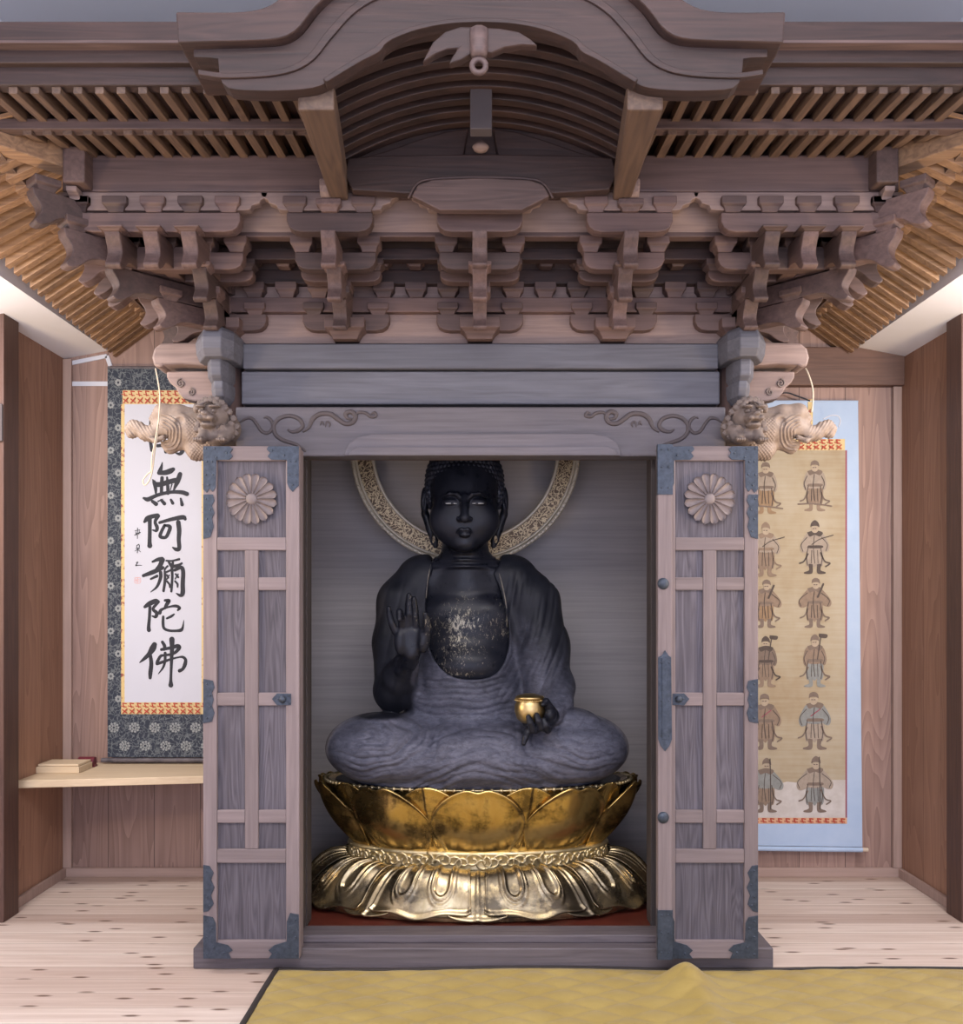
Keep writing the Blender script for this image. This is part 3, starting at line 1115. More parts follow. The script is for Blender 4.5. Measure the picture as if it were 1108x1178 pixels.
mb = MB()
xs = [-0.52 + 1.04 * i / 40 for i in range(41)]
vs = []
for dz in (0.03, 0.045):
    for y in (2.56, 3.13):
        vs += [(x, y, arch(min(.52, abs(x)), dz)) for x in xs]
fs = []
m = 41
for i in range(m - 1):
    fs += [(i, i + 1, m + i + 1, m + i), (2 * m + i, 3 * m + i, 3 * m + i + 1, 2 * m + i + 1), (i, 2 * m + i, 2 * m + i + 1, i + 1), (m + i, m + i + 1, 3 * m + i + 1, 3 * m + i)]
fs += [(0, m, 3 * m, 2 * m), (m - 1, 3 * m - 1, 4 * m - 1, 2 * m - 1)]
part('vault_board', MB().add(vs, fs), 'dX')
for k in range(8):
    y = 2.585 + k * 0.070
    vs = []
    for yy in (y, y + .036):
        for dz in (-.012, .036):
            vs += [(x, yy, arch(x, dz)) for x in xs]
    fs = []
    for i in range(m - 1):
        A, B, C, D = i, m + i, 2 * m + i, 3 * m + i
        fs += [(A, A + 1, B + 1, B), (C, D, D + 1, C + 1), (A, C, C + 1, A + 1), (B, B + 1, D + 1, D)]
    fs += [(0, m, 3 * m, 2 * m), (m - 1, 3 * m - 1, 4 * m - 1, 2 * m - 1)]
    part('vault_rib', MB().add(vs, fs), 'dX', bevel=0.003)
# board closing the vault at the rear, rainbow beam with raised edge, post and pendant
mb = MB().prism([(x, arch(x, .04)) for x in xs] + [(xs[-1], 2.74), (xs[0], 2.74)], 3.115, 3.135)
part('tympanum_board', mb, 'dX')
rb = [(402, 186), (430, 183), (553, 181), (676, 183), (704, 186), (708, 206), (700, 222), (640, 226), (466, 226), (406, 222), (398, 206)]
part('rainbow_beam', MB().prism([(X(u, 3.10), Z(v, 3.10)) for u, v in rb], 3.075, 3.118), 'dX', bevel=0.005)
part('rainbow_beam_edge', MB().tube(spline([tuple(P(u, v, 3.07)) for u, v in ((470, 228), (480, 212), (497, 206), (553, 204), (609, 206), (626, 212), (636, 228))], 6), .0045, 6), 'wX', smooth=True)
bb = [(474, 227), (481, 214), (497, 208), (553, 206), (609, 208), (625, 214), (632, 227), (610, 238), (600, 243), (506, 243), (496, 238)]
part('carved_board', MB().prism([(X(u, 3.06), Z(v, 3.06)) for u, v in bb], 3.05, 3.085), 'wX', bevel=0.004)
part('short_post', MB().box(X(541, 2.90), X(566, 2.90), 2.88, 2.93, Z(152, 2.90), Z(80, 2.90)), 'groove', bevel=0.003)
part('post_cap', MB().lathe([(.006, 0), (.022, .006), (.028, .016), (.020, .024), (.008, .036), (.002, .040)], tuple(P(553, 175, 3.04)), 14), 'pX', smooth=True)
# frog-leg carving beside the post
for s in (-1, 1):
    q = [(553 + s * 14, 150), (553 + s * 40, 153), (553 + s * 70, 162), (553 + s * 110, 176), (553 + s * 140, 184), (553 + s * 100, 184), (553 + s * 20, 184)]
    part('tympanum_carving', MB().prism([(X(u, 3.11), Z(v, 3.11)) for u, v in q], 3.098, 3.118), 'dX', bevel=0.005)
# pendant: two leaves and a boss
leafs = MB()
for q in ([(551, 33), (530, 32), (512, 38), (498, 50), (486, 73), (500, 64), (515, 58), (527, 57), (521, 66), (516, 75), (531, 70), (541, 64), (551, 62)],
          [(551, 33), (551, 62), (566, 62), (580, 56), (600, 53), (619, 54), (610, 46), (597, 38), (575, 34)]):
    leafs.prism([(X(u, 2.46), Z(v, 2.46)) for u, v in q], 2.452, 2.484)
part('pendant_leaf', leafs, 'dX', bevel=0.006)
mb = MB()
mb.tube([tuple(P(551, 36, 2.455)), tuple(P(551, 60, 2.452)), tuple(P(551, 66, 2.452))], [.026, .024, .02], 10)
cx = P(551, 76, 2.45)
mb.tube([(cx[0] + .018 * math.cos(a), cx[1], cx[2] + .018 * math.sin(a)) for a in np.linspace(0, 2 * math.pi, 19)], .008, 8, caps=False)
part('pendant_boss', mb, 'wX', smooth=True)
# the two beams that carry the gable
for s in (-1, 1):
    vs = []
    for y, xc, hw, zb, zt in ((2.545, .452, .050, 2.690, 2.772), (2.80, .462, .041, 2.694, 2.78), (3.14, .478, .030, 2.703, 2.79)):
        vs += [(s * xc - hw, y, zb), (s * xc + hw, y, zb), (s * xc + hw, y, zt), (s * xc - hw, y, zt)]
    fs = [(0, 1, 2, 3), (11, 10, 9, 8)]
    for i in (0, 4):
        for k in range(4):
            fs.append((i + k, i + (k + 1) % 4, i + 4 + (k + 1) % 4, i + 4 + k))
    part('gable_beam', MB().add(vs, fs), 'rafter_y', bevel=0.006)
# ------------------------------------------------------------------ folded doors
YD = 3.352


def chrysanthemum(c, R):
    """sixteen-petalled flower, each petal a hollowed leaf with a raised rim"""
    mb = MB()
    for k in range(16):
        a0 = 2 * math.pi * (k + .5) / 16

        def fn(s, t, a0=a0):
            r = .22 + .78 * t
            wdt = (.19 * r) * (1.0 if t < .72 else math.sqrt(max(0.0, 1 - ((t - .72) / .28) ** 2)))
            x = (s - .5) * 2
            ridge = .0035 * math.exp(-((1 - abs(x)) / .22) ** 2)
            hgt = .012 + ridge + .004 * (1 - t) + (.0 if t < 1 else -.004)
            lx, lr = x * wdt, r
            ca, sa = math.cos(a0), math.sin(a0)
            return (c[0] + R * (lr * ca - lx * sa), c[1] - hgt - .004 * (x * x), c[2] + R * (lr * sa + lx * ca))
        mb.grid(fn, 8, 12)
    return mb


def plate(poly, Y, th=.0035):
    return MB().prism([(X(u, Y), Z(v, Y)) for u, v in poly], Y - th, Y)


def studs(mb, pts, Y, r=.0045):
    for u, v in pts:
        mb.ell(tuple(P(u, v, Y)), (r, r * .7, r), 8, 6)
    return mb


def door(s):
    """s=-1 left. coordinates are written for the left leaf and mirrored about u=553.5"""
    name = 'door'
    d = empty(name, (0, 0, 0), shrine)
    U = lambda u: u if s < 0 else 1107 - u - 1
    y0, y1 = YD, YD + .038

    def bx(u0, u1, v0, v1, ya, yb, Yp=YD):
        return MB().box(*sorted((X(U(u0), Yp), X(U(u1), Yp))), ya, yb, Z(v1, Yp), Z(v0, Yp))
    sub = lambda nm, mb, mat, **k: part(nm, mb, mat, d, **k)
    sub('stile', bx(233.5, 249.5, 513, 1103, y0, y1), 'door_frame', bevel=.003)
    sub('stile', bx(329, 344.5, 513, 1103, y0, y1), 'door_frame', bevel=.003)
    for v0, v1 in ((513, 530), (618, 633), (992 - 15, 993), (1082, 1103)):
        sub('rail', bx(249.5, 329, v0, v1, y0 + .001, y1), 'door_rail', bevel=.003)
    sub('mullion', bx(281.5, 297, 633, 977, y0 + .001, y1), 'door_frame', bevel=.003)
    for ua, ub in ((249.5, 281.5), (297, 329)):
        for v0, v1 in ((664, 679), (797, 812), (932, 947)):
            sub('rail', bx(ua, ub, v0, v1, y0 + .002, y1), 'door_rail', bevel=.003)
    pans = [(249.5, 329, 530, 618), (249.5, 329, 993, 1082)]
    for ua, ub in ((249.5, 281.5), (297, 329)):
        pans += [(ua, ub, 633, 664), (ua, ub, 679, 797), (ua, ub, 812, 932), (ua, ub, 947, 977)]
    for ua, ub, v0, v1 in pans:
        sub('panel', bx(ua - 1, ub + 1, v0 - 1, v1 + 1, y0 + .014, y0 + .024), 'door_panel')
    # the second leaf folded behind
    o = bx(236, 344.5, 515, 1101, y1 + .004, y1 + .040)
    sub('folded_leaf', o, 'door_frame', bevel=.003)
    c = P(U(290.5), 574.5, YD + .014)
    sub('chrysanthemum_crest', chrysanthemum(c, .0935), 'crest', smooth=True, recalc=False)
    sub('crest_boss', MB().ell(tuple(c - np.array([0, .014, 0])), (.022, .009, .022), 20, 10), 'crest', smooth=True)
    # iron fittings
    def pl(poly, st, nm='iron_fitting'):
        mb = plate([(U(u), v) for u, v in poly], YD)
        studs(mb, [(U(u), v) for u, v in st], YD - .003)
        sub(nm, mb, 'iron', bevel=.001)
    pl([(234, 513.5), (264, 513.5), (268, 517), (265, 521), (268, 525), (264, 529), (249, 529.5), (248.5, 560), (245, 566), (241, 562), (238, 567), (234, 563)],
       [(237, 516), (247, 516), (261, 521), (249, 526), (238, 531), (244, 531), (237, 546), (245, 546), (240, 558)])
    pl([(309, 513.5), (344, 513.5), (344, 559), (340, 562), (337, 566), (333, 562), (330.5, 556), (330.5, 529.5), (312, 529), (308, 525), (311, 521), (307, 517)],
       [(313, 518), (327, 524), (340, 531), (334, 531), (333, 546), (341, 546), (337, 558)])
    pl([(234, 569), (245, 569), (247, 576), (244, 582), (247, 590), (244, 597), (246, 606), (242, 618), (234, 620)], [(237, 574), (242, 586), (238, 597), (241, 611)])
    pl([(234, 781), (245, 783), (247, 791), (244, 797), (246, 805), (244, 812), (247, 820), (244, 830), (234, 832)], [(238, 787), (242, 800), (242, 813), (238, 826)])
    pl([(234, 995), (241, 996), (246, 1004), (243, 1012), (247, 1021), (243, 1030), (246, 1040), (240, 1048), (234, 1049)], [(238, 1002), (242, 1018), (238, 1032), (241, 1042)])
    pl([(234, 1053), (245, 1055), (248.5, 1062), (249, 1084), (262, 1087), (268, 1093), (263, 1096), (266, 1102.5), (234, 1102.5)],
       [(238, 1060), (244, 1068), (238, 1078), (246, 1090), (238, 1098), (258, 1096)])
    pl([(344, 1052), (334, 1050), (330, 1060), (330, 1083), (316, 1087), (309, 1093), (313, 1097), (309, 1102.5), (344, 1102.5)],
       [(340, 1058), (334, 1066), (340, 1078), (332, 1090), (341, 1098), (318, 1097)])
    pl([(313, 804), (319, 797.5), (335, 798), (335, 811), (319, 811.5)], [(328, 804.5), (333, 800), (333, 809), (320, 804)], 'lock_plate')
    sub('lock_knob', MB().ell(tuple(P(U(325), 804.5, YD - .008)), (.013, .012, .013), 14, 10), 'iron', smooth=True)
    if s > 0:
        # closing bar with its own mounts, only on this leaf
        ya, yb, Yp = YD - .040, YD - .004, YD - .04
        u0, u1 = 757.0, 773.5
        b2 = lambda a, b, va, vb, yy, yz: MB().box(X(a, Yp), X(b, Yp), yy, yz, Z(vb, Yp), Z(va, Yp))
        sub('closing_bar', b2(u0, u1, 511, 1104, ya, yb), 'door_frame', bevel=.003)
        for va, vb in ((511, 569), (1047, 1104)):
            mb = b2(u0 - .5, u1 + .5, va, vb, ya - .003, ya + .02)
            studs(mb, [(761, va + 6), (769, va + 6), (761, va + 26), (769, va + 26), (761, vb - 8), (769, vb - 8)], ya - .003)
            sub('iron_fitting', mb, 'iron', bevel=.001)
        mb = MB().prism([(X(u, Yp), Z(v, Yp)) for u, v in ((765, 748), (769, 754), (772, 756), (773, 850), (770, 858), (765, 864), (760, 858), (757, 850), (757, 756), (761, 754))], ya - .0045, ya)
        mb.joined(b2(761.5, 768.5, 757, 850, ya - .009, ya - .004))
        studs(mb, [(761, 762), (769, 762), (761, 806), (769, 806), (761, 846), (769, 846)], ya - .006)
        sub('iron_fitting', mb, 'iron', bevel=.001)
        for v in (671.5, 940.5):
            sub('round_knob', MB().ell(tuple(P(763, v, ya)), (.021, .014, .021), 18, 10), 'iron', smooth=True)
    d['label'] = ('left' if s < 0 else 'right') + ' folded door with flower crest'
    return d


M['crest'] = plain('crest_wood', (0.165, 0.135, 0.132), 0.55, 0, 40, (0.215, 0.178, 0.174))
dl = door(-1)
dr = door(1)

# ------------------------------------------------------------------ carved lion and elephant heads
def lion(s):
    Y = 3.415
    c = P(245, 481, Y)
    S = SDF(c - np.array([.10, .13, .12]), c + np.array([.125, .16, .10]), .0026)
    q = lambda u, v, dy=0.0: P(u, v, Y) + np.array([0, dy, 0])
    S.ell(q(245, 478, .02), (.058, .062, .060), .01)                 # skull
    S.cap(q(249, 488, .06), q(256, 490, .14), .060, .060, .02)       # neck back to the column
    S.ell(q(242.5, 484, -.040), (.034, .036, .022), .010)            # muzzle
    S.ell(q(242.5, 491.5, -.034), (.027, .030, .011), .004)          # jaw
    S.ell(q(242.5, 488.3, -.078), (.026, .030, .0052), .0015, sub=True)   # mouth
    S.ell(q(242, 480, -.072), (.014, .012, .009), .004)              # nose
    for d in (-1, 1):
        S.ell(q(242.5 + d * 7.5, 475.5, -.054), (.015, .018, .0095), .003, sub=True)
        S.ell(q(242.5 + d * 7.5, 475.8, -.044), (.0095, .011, .0075), .0015)  # eyes
        S.ell(q(242.5 + d * 7.5, 470.8, -.050), (.019, .015, .0060), .002)    # brows
        S.ell(q(243 + d * 17, 470, -.005), (.011, .010, .018), .003)          # ears
        S.ell(q(242.5 + d * 6, 484.5, -.068), (.012, .012, .010), .003)       # lip pads
        S.ell(q(242.5 + d * 3.2, 482, -.086), (.0035, .006, .003), .001, sub=True)
    rnd = random.Random(4)

    def curl(p, r):
        """spiral lock: a coil with a knob in the middle"""
        S.ell(p, (r, r * .7, r), .002)
        for k in range(10):
            a = k * .75
            rr = r * (1.0 - .07 * k)
            S.ell(p + np.array([rr * math.cos(a), -r * .45, rr * math.sin(a)]), r * .26, .0008)
    for i in range(7):                                                # forelock and crown
        a = math.pi * (.12 + .76 * i / 6)
        curl(q(244, 476, -.012) + np.array([.056 * math.cos(a), 0, .052 * math.sin(a)]), .0115)
    for i in range(6):
        a = math.pi * (.15 + .7 * i / 5)
        curl(q(244, 474, -.036) + np.array([.036 * math.cos(a), 0, .036 * math.sin(a)]), .0095)
    for u, v, dy in ((264, 474, .0), (268, 481, .01), (266, 488, .0), (271, 490, .02), (265, 495, .0), (270, 498, .01), (266, 503, .0), (258, 494, -.02), (257, 500, -.02), (228, 488, .0), (226, 494, .0)):
        curl(q(u, v, dy), .0125)
    for u in (234, 260):                                              # forelegs and paws
        S.cap(q(u + 3, 496, .0), q(u, 507, -.025), .024, .019, .008)
        S.ell(q(u, 508.5, -.045), (.019, .026, .011), .004)
        for d in (-1.5, -.5, .5, 1.5):
            S.ell(q(u + d * 2.7, 509.3, -.067), (.0052, .011, .0080), .001)
    S.ell(q(248, 500, .03), (.05, .055, .036), .012)
    for k in range(5):
        S.cap(q(240 + k * 3.4, 495, -.020), q(239 + k * 3.6, 505, -.012), .006, .003, .001)   # chest locks
    V, N, F = S.mesh()
    if s > 0:
        V[:, 0] = -V[:, 0]
        F = F[:, ::-1]
    part('lion_carving', (V, F), 'carving', smooth=True, recalc=False)


def elephant(s):
    Y = 3.53
    c = P(195, 495, Y)
    S = SDF(P(143, 535, Y) - np.array([.03, .10, .0]), P(247, 452, Y) + np.array([.03, .12, .0]), .0028)
    q = lambda u, v, dy=0.0: P(u, v, Y) + np.array([0, dy, 0])
    S.cap(q(243, 497, .02), q(212, 493, .0), .085, .062, .02)           # neck
    S.ell(q(200, 490, .0), (.075, .058, .060), .02)                     # head
    S.chain([q(226, 476, -.01), q(208, 476, -.018), q(190, 477, -.018), q(181, 483, -.01)], [.018, .030, .037, .026], .006)   # crest of the brow
    S.chain([q(192, 492, -.01), q(180, 500, -.02), q(170, 500, -.02), q(162, 494, -.02), q(156, 491, -.02), q(152, 495, -.02), q(154, 500, -.02), q(158, 500, -.02)],
            [.042, .034, .028, .025, .022, .020, .018, .014], .014, .006)  # trunk
    S.chain([q(205, 508, .0), q(196, 514, .0), q(189, 512, .0)], [.036, .026, .012], .014)   # jaw
    S.ell(q(190, 505, -.02), (.018, .05, .008), .006, sub=True)
    S.chain([q(192, 506, -.045), q(184, 510, -.055), q(176, 506, -.06)], [.010, .008, .003], .004)   # tusk
    S.ell(q(194, 489, -.052), (.013, .010, .008), .004)                 # eye
    S.ell(q(214, 488, -.048), (.030, .014, .030), .006)                 # ear
    S.ell(q(213, 488, -.062), (.018, .010, .019), .004, sub=True)
    S.chain([q(238, 516, .0), q(226, 517, .0), q(215, 511, .0)], [.045, .040, .020], .02)
    V, N, F = S.mesh()
    pu_ = CU + V[:, 0] * FPX / Y
    pv_ = CV - (V[:, 2] - CAMZ) * FPX / Y
    # cheek locks in nested waves, ribbed trunk, netted neck
    r = np.hypot(pu_ - 192, (pv_ - 500) * 1.1)
    m1 = np.clip((r - 4) / 2, 0, 1) * np.clip((24 - r) / 3, 0, 1) * np.clip((pu_ - 190) / 6, 0, 1)
    dd = np.sin(r * 1.55 + .8 * np.sin(np.arctan2(pv_ - 500, pu_ - 192) * 5)) * .0036 * m1
    m2 = np.clip((pu_ - 218) / 4, 0, 1) * np.clip((pv_ - 482) / 4, 0, 1)
    dd += np.abs(np.sin((pu_ + pv_) * .8) * np.sin((pu_ - pv_) * .8)) * .004 * m2
    m3 = np.clip((182 - pu_) / 4, 0, 1)
    dd += np.sin((pu_ - .7 * pv_) * 1.6) * .0012 * m3
    V = V + N * dd[:, None]
    if s > 0:
        V[:, 0] = -V[:, 0]
        F = F[:, ::-1]
    part('elephant_carving', (V, F), 'carving_pale', smooth=True, recalc=False)


M['carving_pale'] = plain('pale_carved_wood', (0.19, 0.142, 0.112), 0.6, 0, 30, (0.29, 0.222, 0.175), 0.2)
for s in (-1, 1):
    lion(s)
    elephant(s)
# ------------------------------------------------------------------ the seated statue
def mat_lacquer(name, gold=0.0, dust=0.0, zlo=.6, zhi=1.3):
    m, t, bs = nt(name)
    n1 = noise(t, coords(t, (9, 9, 9)), 1.0, 6, 0.65)
    base = ramp(t, [(0.3, (0.006, 0.007, 0.011)), (0.75, (0.020, 0.021, 0.029))], n1).outputs[0]
    rough = 0.30
    if dust:
        s = nd(t, 'ShaderNodeSeparateXYZ')
        t.links.new(coords(t), s.inputs[0])
        h = math_n(t, 'DIVIDE', math_n(t, 'SUBTRACT', zhi, s.outputs[2]), zhi - zlo)
        n2 = noise(t, coords(t, (6, 6, 4)), 1.0, 6, 0.7, 0.5)
        arm = math_n(t, 'MULTIPLY', math_n(t, 'SMOOTH_MIN', math_n(t, 'MAXIMUM', math_n(t, 'MULTIPLY', math_n(t, 'ADD', s.outputs[0], 0.205), -14.0), 0.0), 1.0, 0.2),
                     math_n(t, 'MINIMUM', math_n(t, 'MAXIMUM', math_n(t, 'MULTIPLY', math_n(t, 'SUBTRACT', s.outputs[2], 0.265), 30.0), 0.0), 1.0))
        f = math_n(t, 'MULTIPLY_ADD', n2, 0.9, math_n(t, 'SUBTRACT', math_n(t, 'SUBTRACT', h, math_n(t, 'MULTIPLY', arm, 1.2)), 0.45))
        fr = ramp(t, [(0.25, (0, 0, 0)), (0.75, (1, 1, 1))], f).outputs[0]
        base = mixc(t, math_n(t, 'MULTIPLY', fr, dust), base, ramp(t, [(.35, (0.066, 0.068, 0.092)), (.65, (0.150, 0.152, 0.195))], noise(t, coords(t, (26, 26, 60)), 1.0, 6, .7, .6)).outputs[0])
        rough = 0.50
    if gold:
        # worn gilding: gold left in streaks on the breast and hands
        s = nd(t, 'ShaderNodeSeparateXYZ')
        t.links.new(coords(t), s.inputs[0])
        n3 = noise(t, coords(t, (95, 60, 48)), 1.0, 8, 0.8, 0.6)
        n4 = noise(t, coords(t, (4, 4, 4), (3, 1, 7)), 1.0, 2, 0.5)
        dx = math_n(t, 'ABSOLUTE', math_n(t, 'SUBTRACT', s.outputs[0], -0.02))
        dz = math_n(t, 'ABSOLUTE', math_n(t, 'SUBTRACT', s.outputs[2], 1.26 - .6))
        near = math_n(t, 'SUBTRACT', 0.62, math_n(t, 'ADD', math_n(t, 'MULTIPLY', dx, 1.6), math_n(t, 'MULTIPLY', dz, 1.7)))
        f = math_n(t, 'ADD', math_n(t, 'ADD', n3, math_n(t, 'MULTIPLY', n4, .35)), math_n(t, 'MULTIPLY', near, .36))
        mk = ramp(t, [(0.875, (0, 0, 0)), (0.95, (.75, .75, .75))], f).outputs[0]
        base = mixc(t, mk, base, (0.40, 0.36, 0.27))
        t.links.new(math_n(t, 'MULTIPLY', mk, .5), bs.inputs['Metallic'])
    t.links.new(base, bs.inputs['Base Color'])
    rr = ramp(t, [(0.3, (rough - .08,) * 3), (0.7, (rough + .12,) * 3)], n1).outputs[0]
    t.links.new(rr, bs.inputs['Roughness'])
    bs.inputs['Specular IOR Level'].default_value = 0.22
    bump(t, bs, noise(t, coords(t, (60, 60, 45)), 1.0, 5, 0.7), 0.10, 0.004)
    return m


M['skin'] = mat_lacquer('worn_black_lacquer', gold=1.0)
M['robe'] = mat_lacquer('dusty_grey_lacquer', dust=0.92, zlo=0.05, zhi=.86)
M['eye_white'] = plain('eye_crystal', (0.45, 0.45, 0.44), 0.2)
M['hair'] = plain('blue_black_hair', (0.016, 0.018, 0.028), 0.5, 0, 30, (0.028, 0.03, 0.042))
ZS = 0.606
buddha = tag(empty('buddha_statue', (X(536, 3.95), 3.95, ZS)), 'dark seated Buddha statue with raised right hand on the golden lotus', 'statue')

# --- body: head, neck, breast, right hand, left hand
S = SDF((-.52, 3.42, 1.0 - .32), (.45, 4.22, 2.17), .0042)
C = S
# head
C.ell(P(534.5, 556, 3.96), (.157, .165, .165), .02)
C.ell(P(534.5, 586, 3.905), (.138, .130, .178), .05)
C.ell(P(534.5, 612, 3.850), (.088, .062, .072), .05)          # chin mass
C.ell(P(534.5, 626, 3.815), (.042, .028, .026), .03)
for d in (-1, 1):
    C.ell(P(534.5 + d * 22, 599, 3.848), (.062, .055, .070), .045)     # cheeks
    C.ell(P(534.5 + d * 15, 577, 3.768), (.036, .020, .016), .016, sub=True)   # eye hollows
    C.ell(P(534.5 + d * 15, 578, 3.797), (.038, .024, .019), .006)     # lids
    C.ell(P(534.5 + d * 15, 579.0, 3.766), (.030, .012, .0030), .002, sub=True)  # slit
    C.chain([P(534.5 + d * 4, 574, 3.772), P(534.5 + d * 9, 568.5, 3.770), P(534.5 + d * 17, 567.5, 3.776), P(534.5 + d * 26, 572, 3.796)],
            [.007, .009, .009, .005], .012, .006)                      # brows
    C.ell(P(534.5 + d * 5.6, 597, 3.760), (.015, .018, .012), .007)    # nostril wings
    # ears with long lobes
    ex = 534.5 + d * 46
    C.ell(P(ex, 578, 3.945), (.017, .040, .066), .012)
    C.chain([P(ex - d * 1.0, 592, 3.94), P(ex - d * 6, 608, 3.935), P(ex - d * 11, 622, 3.93), P(ex - d * 12.5, 628, 3.93)], [.017, .017, .016, .011], .01, .006)
    C.ell(P(ex - d * 10.0, 620, 3.915), (.007, .06, .018), .003, sub=True)
    C.ell(P(ex + d * 1.5, 577, 3.895), (.007, .02, .040), .006, sub=True)
C.chain([P(534.5, 571, 3.775), P(534.5, 584, 3.760), P(534.5, 596, 3.742)], [.013, .015, .020], .014, .008)   # nose
C.chain([P(526, 612.5, 3.784), P(530.5, 609.0, 3.768), P(534.5, 609.6, 3.763), P(538.5, 609.0, 3.768), P(543, 612.5, 3.784)], [.004, .0085, .0075, .0085, .004], .006, .004)
C.ell(P(534.5, 615.0, 3.772), (.025, .016, .011), .007)
C.chain([P(526.5, 613.4, 3.770), P(534.5, 612.0, 3.753), P(542.5, 613.4, 3.770)], [.0016, .0024, .0016], .003, .003, sub=True)
C.ell(P(534.5, 604, 3.752), (.007, .008, .012), .006, sub=True)
# neck with three rings
C.cap(P(535, 626, 3.96), P(536, 665, 3.975), .098, .118, .025)
for v, r in ((638, .106), (645.5, .112), (653, .120)):
    C.ell(P(535.5, v, 3.965), (r, r, .020), .006)
# breast
C.ell(P(538, 722, 3.985), (.235, .165, .235), .04)
C.cap(P(490, 668, 3.98), P(585, 668, 3.98), .090, .090, .05)
for d in (-1, 1):
    C.ell(P(538 + d * 22, 706, 3.885), (.098, .045, .062), .03)
C.ell(P(538, 765, 3.93), (.205, .155, .13), .05)
# right forearm and hand (palm forward, fingers up)
hy = 3.655
C.chain([P(457, 788, 3.85), P(465, 769, 3.745), P(474, 753, hy + .012)], [.050, .046, .033], .02, .02)
C.ell(P(472.5, 737, hy), (.062, .024, .060), .016)
C.ell(P(487, 737, hy - .012), (.025, .022, .050), .012)        # ball of the thumb
C.ell(P(460, 738, hy - .008), (.022, .020, .052), .012)        # outer edge of the hand
C.ell(P(473, 735, hy - .034), (.026, .014, .032), .016, sub=True)
fing = [
    ([(455, 727, 0), (451.0, 717, -.010), (448.6, 707, -.012), (447.8, 699.5, -.018)], [.0145, .0125, .0115, .0085]),      # little finger, spread
    ([(463, 722, 0), (461.8, 711, -.018), (460.8, 704, -.050), (461.2, 712, -.066)], [.0155, .0140, .0125, .0100]),        # ring finger, curled
    ([(470.0, 719, 0), (470.3, 706, -.010), (470.6, 695, -.014), (471.0, 685, -.022)], [.0160, .0145, .0130, .0095]),      # middle finger
    ([(478.5, 720, 0), (478.0, 708, -.012), (477.4, 698, -.018), (476.8, 688.5, -.026)], [.0155, .0140, .0122, .0090]),    # forefinger
    ([(489, 735, -.010), (492.5, 724, -.024), (491.5, 715, -.034), (490.0, 706.5, -.046)], [.0180, .0150, .0130, .0095]),  # thumb
]
for pts, rad in fing:
    C.chain([P(u, v, hy) + np.array([0, dy, 0]) for u, v, dy in pts], [r * 1.08 for r in rad], .006, .003)
# left hand, palm up under the jar
jy = 3.60
jc = P(609.5, 816, jy)
JR = .060
C.chain([P(643, 806, 3.76), P(638, 816, 3.70), P(630, 826, jy + .03)], [.044, .042, .038], .02, .02)
C.ell(P(619, 832, jy + .015), (.062, .056, .024), .016)                    # palm below the jar
C.ell(P(632, 822, jy - .005), (.028, .036, .030), .014)
for pts, rad in [
    ([(634, 818, .0), (631, 812, -.020), (627.5, 806, -.030), (624, 809, -.045)], [.022, .016, .014, .010]),              # thumb over the side
    ([(624, 836, -.020), (621, 834, -.058), (618.5, 827, -.068), (616.5, 820.5, -.058)], [.0175, .0150, .0135, .0100]),
    ([(616, 838, -.020), (612, 837, -.060), (609, 829, -.070), (607.0, 822.5, -.060)], [.0175, .0150, .0135, .0100]),
    ([(610, 838, -.015), (606, 840, -.050), (603.5, 846, -.066), (601.5, 852, -.072)], [.0165, .0145, .0130, .0095]),     # finger pointing down
    ([(628, 836, -.010), (629, 838, -.045), (627, 832, -.060), (624.5, 826, -.056)], [.0165, .0140, .0130, .0095])]:
    C.chain([P(u, v, jy) + np.array([0, dy, 0]) for u, v, dy in pts], rad, .006, .003)
C.ell(jc, (JR + .002, JR + .002, JR * .93), .002, sub=True)
V, N, F = S.mesh()
part('body', (V, F), 'skin', buddha, smooth=True, recalc=False)

# hair: cap of small curls, with the crown dome
S = SDF((-.30, 3.72, 1.62), (.18, 4.22, 2.20), .0035)
S.ell(P(534.5, 553, 3.975), (.166, .172, .168), .01)
S.ell(P(534.5, 507, 3.985), (.098, .100, .100), .035)
for d in (-1, 1):
    S.ell(P(534.5 + d * 38, 570, 3.945), (.030, .060, .055), .02)
S.fn(lambda x, y, z: np.sqrt(((x - X(534.5, 3.8)) / .134) ** 2 + ((z - Z(592, 3.8)) / .165) ** 2 + ((y - 3.74) / .158) ** 2) * .12 - .12,
     (X(534.5, 3.8) - .15, 3.55, Z(592, 3.8) - .17), (X(534.5, 3.8) + .15, 3.92, Z(592, 3.8) + .18), .006, sub=True)
V, N, F = S.mesh()
cc = P(534.5, 553, 3.975)
th = np.arctan2(V[:, 0] - cc[0], -(V[:, 1] - cc[1]))
zz = V[:, 2]
row = np.floor(zz / .020)
f = np.abs(np.sin(np.pi * zz / .020)) * np.abs(np.sin(np.pi * (th / .125 + .5 * (row % 2))))
V = V + N * (f * .006)[:, None]
part('hair', (V, F), 'hair', buddha, smooth=True, recalc=False)

# eyes: crystal showing in the slits
for d in (-1, 1):
    e = P(534.5 + d * 15.2, 579.2, 3.783)
    part('eye', MB().ell(tuple(e), (.026, .010, .0042), 16, 8), 'eye_white', buddha, smooth=True)
    part('pupil', MB().ell(tuple(e + np.array([-d * .0035, -.0062, 0])), (.0068, .006, .0056), 12, 8), 'hair', buddha, smooth=True)

# --- robe
S = SDF((-.68, 3.44, ZS - .012), (.68, 4.30, 1.72), .0045)
